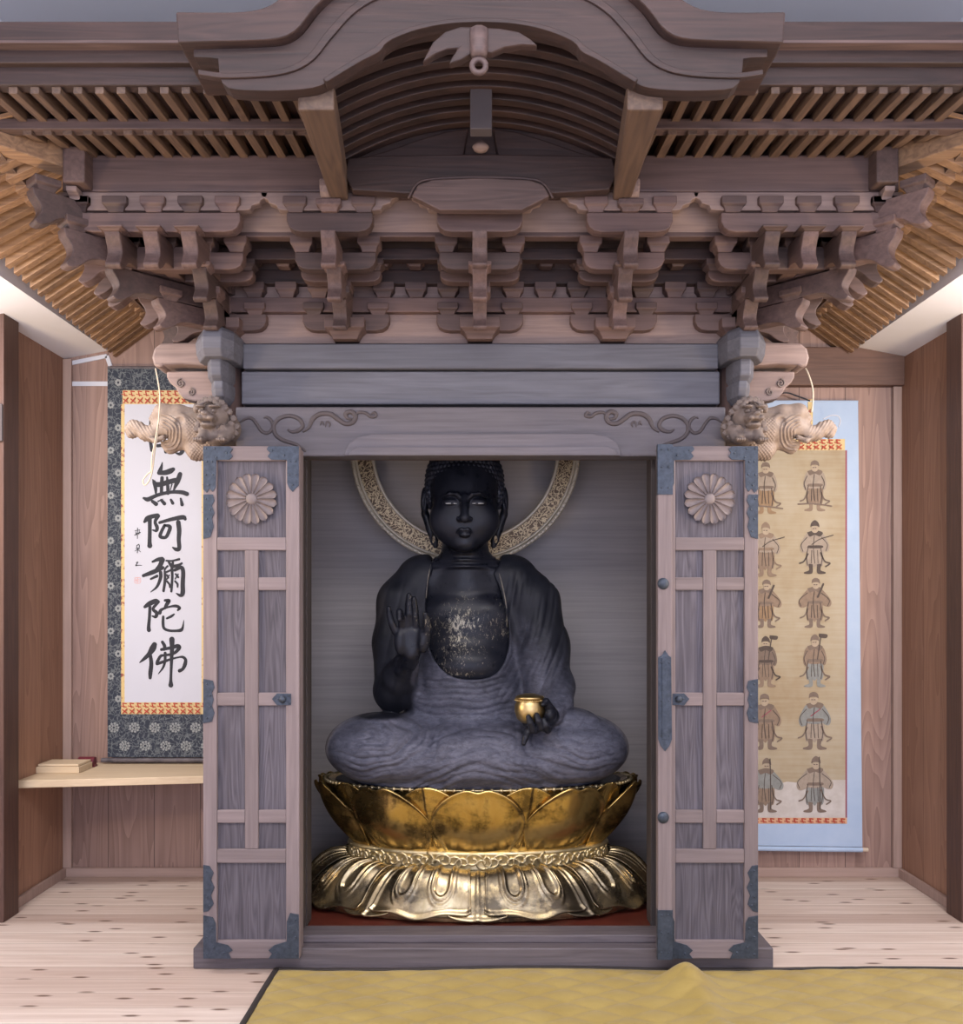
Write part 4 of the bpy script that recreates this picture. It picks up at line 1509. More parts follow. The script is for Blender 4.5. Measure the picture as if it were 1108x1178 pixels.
# lap
kl, kr = P(437, 859, 3.83), P(661, 859, 3.83)
S.ell(kl, (.222, .245, .142), .03)
S.ell(kr, (.222, .245, .142), .06)
S.ell(P(549, 862, 3.87), (.42, .285, .135), .06)
S.cap(P(440, 874, 3.70), P(590, 870, 3.675), .072, .080, .06)
S.cap(P(660, 874, 3.70), P(520, 876, 3.675), .072, .070, .06)
S.ell(P(549, 893, 3.88), (.52, .225, .042), .03)
# trunk
S.ell(P(538, 800, 3.97), (.275, .205, .19), .06)
S.ell(P(538, 722, 3.985), (.262, .192, .26), .05)
S.cap(P(493, 668, 3.985), P(582, 668, 3.985), .110, .110, .05)
S.ell(P(538, 768, 3.945), (.235, .182, .14), .05)
# right shoulder and upper arm (photo left)
S.chain([P(482, 668, 3.985), P(466, 694, 3.96), P(459, 740, 3.925), P(458, 786, 3.875)], [.100, .115, .108, .098], .04, .03)
S.ell(P(452, 796, 3.86), (.072, .075, .066), .03)
# left shoulder and arm with hanging sleeve (photo right)
S.chain([P(593, 668, 3.985), P(611, 694, 3.965), P(622, 745, 3.93), P(630, 792, 3.87)], [.100, .118, .120, .100], .04, .03)
S.chain([P(640, 790, 3.85), P(640, 810, 3.75), P(634, 820, 3.68)], [.080, .066, .052], .03, .02)
S.ell(P(652, 826, 3.80), (.115, .13, .045), .02)
S.ell(P(441, 829, 3.76), (.080, .07, .030), .012)          # folded cloth on the right thigh
S.ell(P(672, 828, 3.74), (.060, .05, .018), .010)
# open front
xo, zo = X(536, 3.82), Z(708, 3.82)
def opening(x, y, z):
    u = (x - xo + .10 * (z - zo)) / (.168 + .08 * np.clip(-(z - zo), -.2, .12))
    v = (z - zo) / .262
    p = (np.abs(u) ** 2.6 + np.abs(v) ** 2.6) ** (1 / 2.6)
    return np.maximum((p - 1) * .165, y - 3.99)
S.fn(opening, (xo - .30, 3.5, zo - .30), (xo + .30, 4.0, zo + .31), .006, sub=True)
S.ell(P(536, 645, 3.97), (.150, .165, .12), .02, sub=True)
# hands stay clear
S.cap(P(473, 752, hy - .02), P(472, 690, hy - .02), .072, .075, .004, sub=True)
S.chain([P(452, 797, 3.87), P(459, 780, 3.80), P(467, 766, 3.745)], [.078, .070, .056], .02, .01)
S.ell(P(471, 757, 3.69), (.040, .045, .030), .006, sub=True)
S.ell(jc, JR + .016, .006, sub=True)
S.cap(P(620, 836, jy - .02), P(604, 848, jy - .06), .050, .022, .006, sub=True)
S.F[:, :, :3] = .2
V, N, F = S.mesh()
x, y, z = V[:, 0], V[:, 1], V[:, 2]
sm = lambda e0, e1, q: np.clip((q - e0) / (e1 - e0), 0, 1) ** 2 * (3 - 2 * np.clip((q - e0) / (e1 - e0), 0, 1))
def ridge(ph, sharp=2.0):
    """rounded folds with narrow valleys"""
    return np.abs(np.sin(ph)) ** (1 / sharp) - .65
front = sm(.1, -.35, N[:, 1])
def blotch(a, b, c0):
    """slow variation, so that the folds swell and die away"""
    return .5 + .5 * np.sin(x * a + 2.1 * np.sin(z * b + c0)) * np.cos(z * b * .8 + 1.7 * np.sin(x * a * .7 - c0))
# pixels of each vertex, to place the folds where the carver did
pu = CU + x * FPX / y
pv = CV - (z - CAMZ) * FPX / y
d = np.zeros(len(V))
# knees: nested arcs
for ku, kv, sg in ((418, 846, 1), (680, 846, -1)):
    ru = np.hypot((pu - ku) * .62, (pv - kv) * 1.25)
    side = sm(8, 60, (pu - ku) * sg + 55) * sm(560 if sg > 0 else 545, 500 if sg > 0 else 605, pu)
    mk = sm(822, 838, pv) * front * side
    wv = ru + 2.4 * np.sin(pu / 13 + pv / 9) + 1.6 * np.sin(pu / 7 - pv / 12)
    d += mk * (ridge(wv / 2.6, 1.3) * .0085 * blotch(15, 18, ku) + ridge(wv / 6.1 + 1, 1.2) * .0075)
# hanging cloth between the knees
mid = sm(480, 515, pu) * sm(622, 588, pu) * sm(826, 840, pv) * front
wv = (pv - 838) - ((pu - 552) / 15) ** 2 + 2 * np.sin(pu / 14) + 1.5 * np.sin(pv / 9 + pu / 10)
d += mid * (ridge(wv / 2.8, 1.3) * .0085 * blotch(17, 22, 1.) + ridge(wv / 7.3, 1.2) * .0085)
# waist: gathers wrapped level
ws = sm(468, 488, pu) * sm(606, 570, pu) * sm(772, 782, pv) * sm(832, 818, pv) * front
d += ws * ridge((pv - 770) / 2.4 + ((pu - 530) / 36) ** 2 * 1.1 + .5 * np.sin(pu / 9) + .4 * np.sin(pu / 23 + pv / 5), 1.3) * .0070 * (.45 + .55 * blotch(13, 25, 2.))
# drape falling from the left shoulder
dr_ = sm(572, 586, pu + (pv - 700) * .06) * sm(660, 646, pu) * sm(650, 672, pv) * sm(822, 800, pv) * sm(.5, -.1, N[:, 1])
ph = (pu - 640) / (2.3 + .004 * (pv - 650)) + .0006 * (pv - 650) ** 2
ph = ph + .6 * np.sin(pv / 21 + pu / 30)
d += dr_ * (ridge(ph, 1.3) * .0065 * blotch(19, 11, .4) + ridge(ph / 2.7 + .8, 1.3) * .0055)
# sleeve of the right arm, faint folds
sl = sm(490, 476, pu) * sm(650, 690, pv) * sm(815, 790, pv) * front
d += sl * ridge((pu - 440) / 5.5 + (pv - 700) / 22, 1.5) * .003
V = V + N * d[:, None]
V[:, 2] = np.maximum(V[:, 2], ZS)
part('robe', (V, F), 'robe', buddha, smooth=True, recalc=False)
# worn gilt hem along both edges of the open robe
M['hem'] = plain('worn_gilt_hem', (0.20, 0.175, 0.135), .5, 0, 50, (0.07, 0.062, 0.055))
vu = CU + V[:, 0] * FPX / V[:, 1]
vv = CV - (V[:, 2] - CAMZ) * FPX / V[:, 1]
for pts in ([(496, 648), (493, 662), (491, 676), (490, 690)], [(571, 648), (575, 662), (579.5, 680), (582.5, 696), (583.5, 712), (582, 735), (576, 752)]):
    q = []
    for u, v in spline(pts, 5):
        near = np.hypot(vu - u, vv - v) < 3.2
        if near.any():
            q.append(tuple(P(u, v, float(np.percentile(V[near, 1], 12)) - .002)))
    if len(q) > 4:
        q = [tuple(np.mean([q[max(0, i - 2)], q[i], q[min(len(q) - 1, i + 2)]], axis=0)) for i in range(len(q))]
        part('hem', MB().tube(q, .0028, 6), 'hem', buddha, smooth=True)
# medicine jar in the left hand
M['gold_dull'] = plain('old_gold', (0.50, 0.36, 0.14), 0.34, 1.0, 25, (0.66, 0.50, 0.24), 0.1)
jar = tag(empty('medicine_jar', tuple(jc - np.array([0, 0, JR * .93]))), 'small round golden medicine jar held in the left hand of the statue', 'jar')
mb = MB().lathe([(.004, -.055), (.030, -.052), (.050, -.036), (.0595, -.008), (.0580, .018), (.0500, .036), (.0480, .040)], tuple(jc), 40)
part('jar_body', mb, 'gold_dull', jar, smooth=True)
mb = MB().lathe([(.048, .040), (.0555, .041), (.0565, .047), (.053, .051), (.040, .056), (.020, .061), (.002, .062)], tuple(jc), 40)
part('jar_lid', mb, 'gold_dull', jar, smooth=True)
mb = MB()
for k in range(44):
    a = 2 * math.pi * k / 44
    mb.ell((jc[0] + .0575 * math.cos(a), jc[1] + .0575 * math.sin(a), jc[2] + .037), .0035, 6, 4)
part('bead_rim', mb, 'gold_dull', jar, smooth=True)

# halo
def mat_halo():
    m, t, bs = nt('halo_openwork')
    v = coords(t, (1, 1, 1))
    a = nd(t, 'ShaderNodeTexVoronoi', feature='DISTANCE_TO_EDGE')
    a.inputs['Scale'].default_value = 55
    dv = nd(t, 'ShaderNodeTexNoise')
    dv.inputs['Scale'].default_value = 18
    t.links.new(v, dv.inputs['Vector'])
    mv = mixc(t, 0.12, v, dv.outputs['Color'])
    t.links.new(mv, a.inputs['Vector'])
    r = ramp(t, [(0.05, (0.55, 0.43, 0.25)), (0.14, (0.10, 0.062, 0.033))], a.outputs['Distance'])
    t.links.new(r.outputs[0], bs.inputs['Base Color'])
    bs.inputs['Roughness'].default_value = 0.45
    bs.inputs['Metallic'].default_value = 0.4
    bump(t, bs, a.outputs['Distance'], -0.5, 0.004)
    return m


M['halo'] = mat_halo()
M['halo_rim'] = plain('pale_gilt_rim', (0.62, 0.54, 0.40), 0.45, 0.25, 40, (0.72, 0.65, 0.52))
hc = P(535.5, 517, 4.22)
R0, R1 = 105 * 4.22 / FPX, 131.5 * 4.22 / FPX
hal = empty('halo', (0, 0, 0), buddha)
def ring(r0, r1, y0, y1, n=120):
    mb = MB()
    vs, fs = [], []
    for y in (y0, y1):
        for r in (r0, r1):
            vs += [(hc[0] + r * math.cos(2 * math.pi * i / n), y, hc[2] + r * math.sin(2 * math.pi * i / n)) for i in range(n)]
    for i in range(n):
        j = (i + 1) % n
        fs += [(i, j, n + j, n + i), (2 * n + i, 3 * n + i, 3 * n + j, 2 * n + j), (i, 2 * n + i, 2 * n + j, j), (n + i, n + j, 3 * n + j, 3 * n + i)]
    return mb.add(vs, fs)
part('halo_band', ring(R0 + .008, R1 - .018, 4.212, 4.228), 'halo', hal, smooth=False)
def circ(r, n=120):
    a = np.linspace(0, 2 * math.pi, n)
    return [(hc[0] + r * math.cos(q), 4.212, hc[2] + r * math.sin(q)) for q in a]
part('halo_rim', MB().tube(circ(R1 - .006), .010, 8, caps=False), 'halo_rim', hal, smooth=True)
part('halo_rim', MB().tube(circ(R1 - .022), .006, 8, caps=False), 'halo_rim', hal, smooth=True)
part('halo_rim', MB().tube(circ(R0 + .006), .008, 8, caps=False), 'halo_rim', hal, smooth=True)
part('halo_post', MB().box(hc[0] - .03, hc[0] + .03, 4.205, 4.24, ZS, hc[2] - R0 + .0), 'hair', hal, bevel=.004)
mb = MB()
for k in range(150):
    a = 2 * math.pi * k / 150
    mb.ell((hc[0] + (R1 - .004) * math.cos(a), 4.203, hc[2] + (R1 - .004) * math.sin(a)), .0055, 6, 4)
part('bead_row', mb, 'halo_rim', hal, smooth=True)

# ------------------------------------------------------------------ lotus pedestal
def mat_gold(name, a, b, dark, amount, rough=.22, scale=3.5):
    m, t, bs = nt(name)
    n = noise(t, coords(t, (scale, scale, scale * 1.6)), 1.0, 7, 0.68, 0.3)
    n2 = noise(t, coords(t, (26, 26, 9)), 1.0, 5, 0.7)
    c = ramp(t, [(0.35, a), (0.65, b)], n2).outputs[0]
    f = math_n(t, 'ADD', math_n(t, 'MULTIPLY', n, .75), math_n(t, 'MULTIPLY', n2, .25))
    k = ramp(t, [(amount, (0, 0, 0)), (amount + .10, (1, 1, 1))], f).outputs[0]
    c = mixc(t, math_n(t, 'MULTIPLY', k, .85), c, dark)
    t.links.new(c, bs.inputs['Base Color'])
    bs.inputs['Metallic'].default_value = 0.92
    rr = ramp(t, [(0.3, (rough,) * 3), (0.7, (rough + .16,) * 3)], n).outputs[0]
    t.links.new(rr, bs.inputs['Roughness'])
    return m


M['gold'] = mat_gold('lotus_gold', (0.66, 0.44, 0.14), (0.78, 0.56, 0.20), (0.085, 0.055, 0.024), .47, .15)
M['gold_worn'] = mat_gold('worn_lotus_gold', (0.40, 0.31, 0.16), (0.56, 0.45, 0.27), (0.060, 0.050, 0.038), .48, .17)
M['gold_band'] = mat_gold('cloud_band_gold', (0.62, 0.50, 0.26), (0.78, 0.66, 0.40), (0.18, 0.13, 0.07), .60, .3, 9)
PC = (X(550, 3.95), 3.95)
ped = tag(empty('lotus_pedestal', (PC[0], PC[1], 0.098)), 'golden lotus pedestal with upright petals above a skirt of drooping ones', 'pedestal')
Z0, Z1 = .335, .615


def up_r(t):
    """radius of the upper bowl, in x; y is squeezed"""
    return .508 + .150 * (1 - max(0.0, 1 - t) ** 1.35) + .016 * t ** 6


def sq(t):
    return .42 + .03 * t


def upper_petal(k, n, layer):
    a0 = -math.pi / 2 + 2 * math.pi * (k + .5 * layer) / n
    wmax = math.pi / n * (1.03 if layer == 0 else .9)

    def fn(si, ti):
        s = (si - .5) * 2
        T = .40 + .60 * max(0.0, 1 - abs(s) ** 2.1) ** .72 - (.055 * math.exp(-(s / .15) ** 2) if layer == 0 else 0.0)
        t = ti * T
        wd = wmax * (.74 + .26 * math.sin(min(1, t / .50) * math.pi / 2)) * (1 - .10 * max(0, (t - .6) / .4) ** 2)
        a = a0 + s * wd
        bul = .048 * (1 - s * s) ** .8 * max(0.0, math.sin(math.pi * min(1, t * .86 + .08))) ** .8
        edge = min((1 - abs(s)) / .075, (1 - ti) / .06)
        rim = .014 * math.exp(-max(0, edge) ** 2)
        r = up_r(t) + (bul + rim if layer == 0 else -.020 + .5 * bul + .012 * math.exp(-(s / .07) ** 2) + .5 * rim)
        return (PC[0] + r * math.cos(a), PC[1] + r * math.sin(a) * sq(t), Z0 + (Z1 - Z0) * t)
    return MB().grid(fn, 56, 40)


for k in range(10):
    for layer in (0, 1):
        part('petal' if layer == 0 else 'inner_petal', upper_petal(k, 10, layer), 'gold', ped, smooth=True, recalc=False, solid=.008)
prof = [(.50, Z0 - .01)] + [(up_r(t) - .035, Z0 + (Z1 - Z0) * t) for t in np.linspace(0, .97, 10)] + [(.60, .600)]
mb = MB()
vs, fs = [], []
for r, zz_ in prof:
    t = max(0, (zz_ - Z0) / (Z1 - Z0))
    for i in range(64):
        a = 2 * math.pi * i / 64
        vs.append((PC[0] + r * math.cos(a), PC[1] + r * math.sin(a) * sq(t), zz_))
for j in range(len(prof) - 1):
    for i in range(64):
        i2 = (i + 1) % 64
        fs.append((j * 64 + i, j * 64 + i2, (j + 1) * 64 + i2, (j + 1) * 64 + i))
fs += [tuple(range(63, -1, -1)), tuple((len(prof) - 1) * 64 + i for i in range(64))]
part('lotus_core', mb.add(vs, fs), 'gold', ped, smooth=False)
part('seat_plate', MB().lathe([(.60, .585), (.605, .604), (.59, .606)], (PC[0], PC[1], 0), 64, 1.0, .455), 'hair', ped)
mb = MB()
for i in range(110):
    a = 2 * math.pi * i / 110
    mb.ell((PC[0] + .650 * math.cos(a), PC[1] + .650 * math.sin(a) * .452, .603), .0090, 6, 5)
mb.tube([(PC[0] + .650 * math.cos(q), PC[1] + .650 * math.sin(q) * .452, .603) for q in np.linspace(0, 2 * math.pi, 111)], .004, 6, caps=False)
part('bead_row', mb, 'gold_band', ped, smooth=True)
# band with cloud scrolls
part('cloud_band', MB().lathe([(.535, .262), (.555, .264), (.548, .275), (.545, .325), (.556, .332), (.552, .342), (.50, .345)], (PC[0], PC[1], 0), 80, 1.0, .42), 'gold_band', ped, smooth=True)
mb = MB()
rnd = random.Random(9)
for i in range(40):
    a = math.radians(-170 + 160 * i / 39)
    zc = .304 + .006 * math.sin(i * 2.4)
    q = []
    tw = 1 if i % 2 else -1
    for j in range(16):
        f_ = j / 15
        ang = tw * (f_ * 8.0) + i
        rr = .031 * (1 - .8 * f_)
        aa = a + rr * math.cos(ang) / .42
        q.append((PC[0] + .549 * math.cos(aa), PC[1] + .549 * .42 * math.sin(aa), zc + rr * math.sin(ang)))
    mb.tube(q, .0058, 6)
part('cloud_scroll', mb, 'gold_band', ped, smooth=True)


# lower, drooping petals
def low_rz(t):
    """t=0 top inner edge, t=1 rim"""
    r = .545 + .222 * (t ** .92)
    z_ = .272 - .172 * (t ** 1.75)
    return r, z_


LS = .485
def low_petal(k, n, layer):
    a0 = -math.pi / 2 + 2 * math.pi * (k + (.5 if layer == 0 else 0)) / n
    wmax = math.pi / n * (.90 if layer == 0 else .55)

    def fn(si, ti):
        s = (si - .5) * 2
        T = 1.0 - .10 * abs(s) ** 2.5 + .025 * math.cos(s * math.pi * 2.0) * (1 if layer == 0 else 0)
        t = ti * T
        wd = wmax * (.92 + .08 * t) if layer == 0 else wmax * (.5 + .5 * t)
        a = a0 + s * wd
        r, z_ = low_rz(t)
        bul = .030 * (1 - abs(s) ** 2.2) * math.sin(math.pi * min(1, .18 + t * .72))
        h = bul
        if layer == 0:
            h += .008 * math.exp(-((1 - abs(s)) / .055) ** 2)
            for sc in (-.40, .40):
                # hollow tongue with a raised double rim
                ds = (s - sc) / .185
                dt = max(0.0, (t - .56) / .20)
                q = math.sqrt(ds * ds + dt * dt)
                h += .013 * math.exp(-((q - 1) / .16) ** 2) - .006 * math.exp(-(q / .75) ** 4) + .006 * math.exp(-((q - 1.42) / .12) ** 2)
        else:
            h = .010 * (1 - s * s) + .005 * math.exp(-((1 - abs(s)) / .08) ** 2) + .005 * math.exp(-(s / .10) ** 2) - .004
        lip = .016 * math.exp(-((1 - ti) / .06) ** 2)
        r2 = r + h * .55 + lip * .8
        z2 = z_ + h * .85 + lip * .5
        return (PC[0] + r2 * math.cos(a), PC[1] + r2 * math.sin(a) * LS, z2 + .008 * (1 if layer == 0 else 0))
    return MB().grid(fn, 96, 44)


for k in range(10):
    part('drooping_petal', low_petal(k, 10, 0), 'gold_worn', ped, smooth=True, recalc=False, solid=.006)
    part('narrow_petal', low_petal(k, 10, 1), 'gold_worn', ped, smooth=True, recalc=False, solid=.006)
prof = [(.50, .265)] + [(low_rz(t)[0] - .02, low_rz(t)[1] - .012) for t in np.linspace(.1, .94, 8)] + [(.70, .098)]
part('pedestal_core', MB().lathe(prof, (PC[0], PC[1], 0), 72, 1.0, LS), 'gold_worn', ped, smooth=True)
# ------------------------------------------------------------------ hanging scrolls
YS = 4.545


def sheet_px(u0, u1, v0, v1, Y, th=.002, Yp=None):
    Yp = Yp or Y
    return MB().box(X(u0, Yp), X(u1, Yp), Y - th, Y, Z(v1, Yp), Z(v0, Yp))


def mat_brocade():
    m, t, bs = nt('navy_floral_brocade')
    v = coords(t, (1, 1, 1))
    dn = nd(t, 'ShaderNodeTexNoise')
    dn.inputs['Scale'].default_value = 22
    dn.inputs['Detail'].default_value = 3
    t.links.new(v, dn.inputs['Vector'])
    wv = mixc(t, 0.09, v, dn.outputs['Color'])
    a = nd(t, 'ShaderNodeTexVoronoi', feature='DISTANCE_TO_EDGE')
    a.inputs['Scale'].default_value = 42
    t.links.new(wv, a.inputs['Vector'])
    vine = ramp(t, [(0.03, (1, 1, 1)), (0.10, (0, 0, 0))], a.outputs['Distance']).outputs[0]
    col = mixc(t, math_n(t, 'MULTIPLY', vine, .75), (0.018, 0.026, 0.045), (0.16, 0.18, 0.19))
    t.links.new(col, bs.inputs['Base Color'])
    bs.inputs['Roughness'].default_value = 0.7
    return m


def mat_goldstrip(name, horizontal=True, c1=(0.70, 0.54, 0.26), c2=(0.36, 0.05, 0.03)):
    m, t, bs = nt(name)
    v = coords(t, (1, 1, 1))
    s = nd(t, 'ShaderNodeSeparateXYZ')
    t.links.new(v, s.inputs[0])
    p, q = (s.outputs[0], s.outputs[2]) if horizontal else (s.outputs[2], s.outputs[0])
    vo = nd(t, 'ShaderNodeTexVoronoi')
    vo.inputs['Scale'].default_value = 36
    vo.inputs['Randomness'].default_value = .35
    t.links.new(v, vo.inputs['Vector'])
    n = noise(t, v, 120, 3, .6)
    f = math_n(t, 'ADD', vo.outputs['Distance'], math_n(t, 'MULTIPLY', math_n(t, 'SUBTRACT', n, .5), .9))
    r = ramp(t, [(0.30, c2), (0.46, c1)], f) if not horizontal else ramp(t, [(0.0, c1), (1.0, tuple(q * .8 for q in c1))], n)
    t.links.new(r.outputs[0], bs.inputs['Base Color'])
    bs.inputs['Roughness'].default_value = 0.6
    return m


M['brocade'] = mat_brocade()
M['gstrip'] = mat_goldstrip('gold_red_brocade_strip')
M['gstripv'] = mat_goldstrip('gold_red_brocade_edge', False, (0.66, 0.50, 0.22), (0.30, 0.08, 0.05))
M['paper'] = plain('white_paper', (0.57, 0.59, 0.66), 0.85)
M['ink'] = plain('black_ink', (0.016, 0.018, 0.027), 0.7)
M['silver'] = plain('silver_thread', (0.27, 0.29, 0.29), 0.6)
M['seal'] = plain('red_seal_ink', (0.66, 0.36, 0.34), 0.8)
M['roller'] = plain('dark_roller_brocade', (0.05, 0.045, 0.055), 0.5, 0, 30, (0.14, 0.12, 0.13))

scroll = tag(empty('hanging_scroll', (X(190, YS), YS, Z(877, YS))), 'tall hanging scroll with large black calligraphy on white paper in a navy brocade border', 'scroll')
part('mounting', sheet_px(124, 256, 423, 871, YS, .003), 'brocade', scroll)
part('upper_strip', sheet_px(141, 238, 449, 465, YS - .003, .0012), 'gstrip', scroll)
part('lower_strip', sheet_px(139.5, 238, 808, 821.5, YS - .003, .0012), 'gstrip', scroll)
part('side_strip', sheet_px(139.5, 143.5, 465, 808, YS - .003, .0012), 'gstripv', scroll)
part('side_strip', sheet_px(232, 237, 465, 808, YS - .003, .0012), 'gstripv', scroll)
part('paper', sheet_px(143.5, 232, 465, 808, YS - .003, .0014), 'paper', scroll)
part('roller', MB().tube([tuple(P(117, 874.5, YS)), tuple(P(262, 874.5, YS))], .0115, 14), 'roller', scroll, smooth=False)
part('top_rod', MB().tube([tuple(P(124, 423, YS)), tuple(P(256, 423, YS))], .007, 10), 'roller', scroll)
M['motif'] = plain('red_woven_motif', (0.42, 0.055, 0.030), .7)
def motifs(u0, u1, rows, Y, step, h):
    st = []
    for r_, v in enumerate(rows):
        u = u0 + (step * .35 if r_ % 2 else step * .15)
        while u < u1 - 2:
            k = h
            if r_ % 2 == 0:
                st += [[(u, v - k, 1.3), (u + 1.5, v + k * .8, 1.4)], [(u + .5, v - k, 1.2), (u + 4, v - k * .8, 1.4)], [(u - 2, v + k * .2, 1.0), (u + 4, v + k * .7, 1.2)]]
            else:
                st += [[(u - 1.5, v - k * .6, 1.3), (u + 3.5, v + k * .8, 1.3)], [(u + 3.5, v - k, 1.3), (u - 1.5, v + k, 1.2)]]
            u += step
    return brush(st, 0, 0, 1, Y)
# silver blossoms woven into the lower mounting
mb = MB()
for row, (v, u0) in enumerate(((837, 131), (858, 143.5))):
    for i in range(6):
        u = u0 + i * 23.5
        if u > 252:
            continue
        c = P(u, v, YS - .0035)
        for k in range(9):
            a = 2 * math.pi * k / 9
            mb.ell((c[0] + .0215 * math.cos(a), c[1], c[2] + .0195 * math.sin(a)), (.0062, .0012, .0062), 8, 4)
        for k in range(6):
            a = 2 * math.pi * k / 6
            mb.ell((c[0] + .0095 * math.cos(a), c[1], c[2] + .0095 * math.sin(a)), (.0046, .0014, .0046), 8, 4)
for i, v in enumerate(range(440, 820, 26)):
    c = P(127.5 if i % 2 else 136, v, YS - .0035)
    for k in range(7):
        a = 2 * math.pi * k / 7
        mb.ell((c[0] + .011 * math.cos(a), c[1], c[2] + .012 * math.sin(a)), (.0062, .0012, .0062), 8, 4)
part('woven_blossom', mb, 'silver', scroll)


def brush(strokes, x0, y0, sc, Y, wmul=1.0):
    """brush strokes (x,y,width) in crop pixels -> thin ink ribbons lying on the paper"""
    mb = MB()
    for i, st in enumerate(strokes):
        if len(st) == 2:
            st = [st[0], tuple((a + b) / 2 for a, b in zip(*st)), st[1]]
        sp = spline(st, 6)
        y = Y - .0004 - .00012 * i
        pts = [(X(x0 + p[0] / sc, Y), Z(y0 + p[1] / sc, Y), max(.5, p[2]) / sc * Y / FPX / 2 * wmul) for p in sp]
        n = len(pts)
        vs, fs = [], []
        for k in range(n):
            a, b = pts[max(0, k - 1)], pts[min(n - 1, k + 1)]
            tx, tz = b[0] - a[0], b[1] - a[1]
            L = math.hypot(tx, tz) + 1e-9
            nx, nz = -tz / L, tx / L
            r = pts[k][2]
            vs += [(pts[k][0] + nx * r, y, pts[k][1] + nz * r), (pts[k][0] - nx * r, y, pts[k][1] - nz * r)]
        for k in range(n - 1):
            fs.append((2 * k, 2 * k + 1, 2 * k + 3, 2 * k + 2))
        mb.add(vs, fs)
        for q in (pts[0], pts[-1]):
            m_ = 12
            mb.add([(q[0] + q[2] * math.cos(2 * math.pi * k / m_), y - .00005, q[1] + q[2] * math.sin(2 * math.pi * k / m_)) for k in range(m_)], [tuple(range(m_))])
    return mb


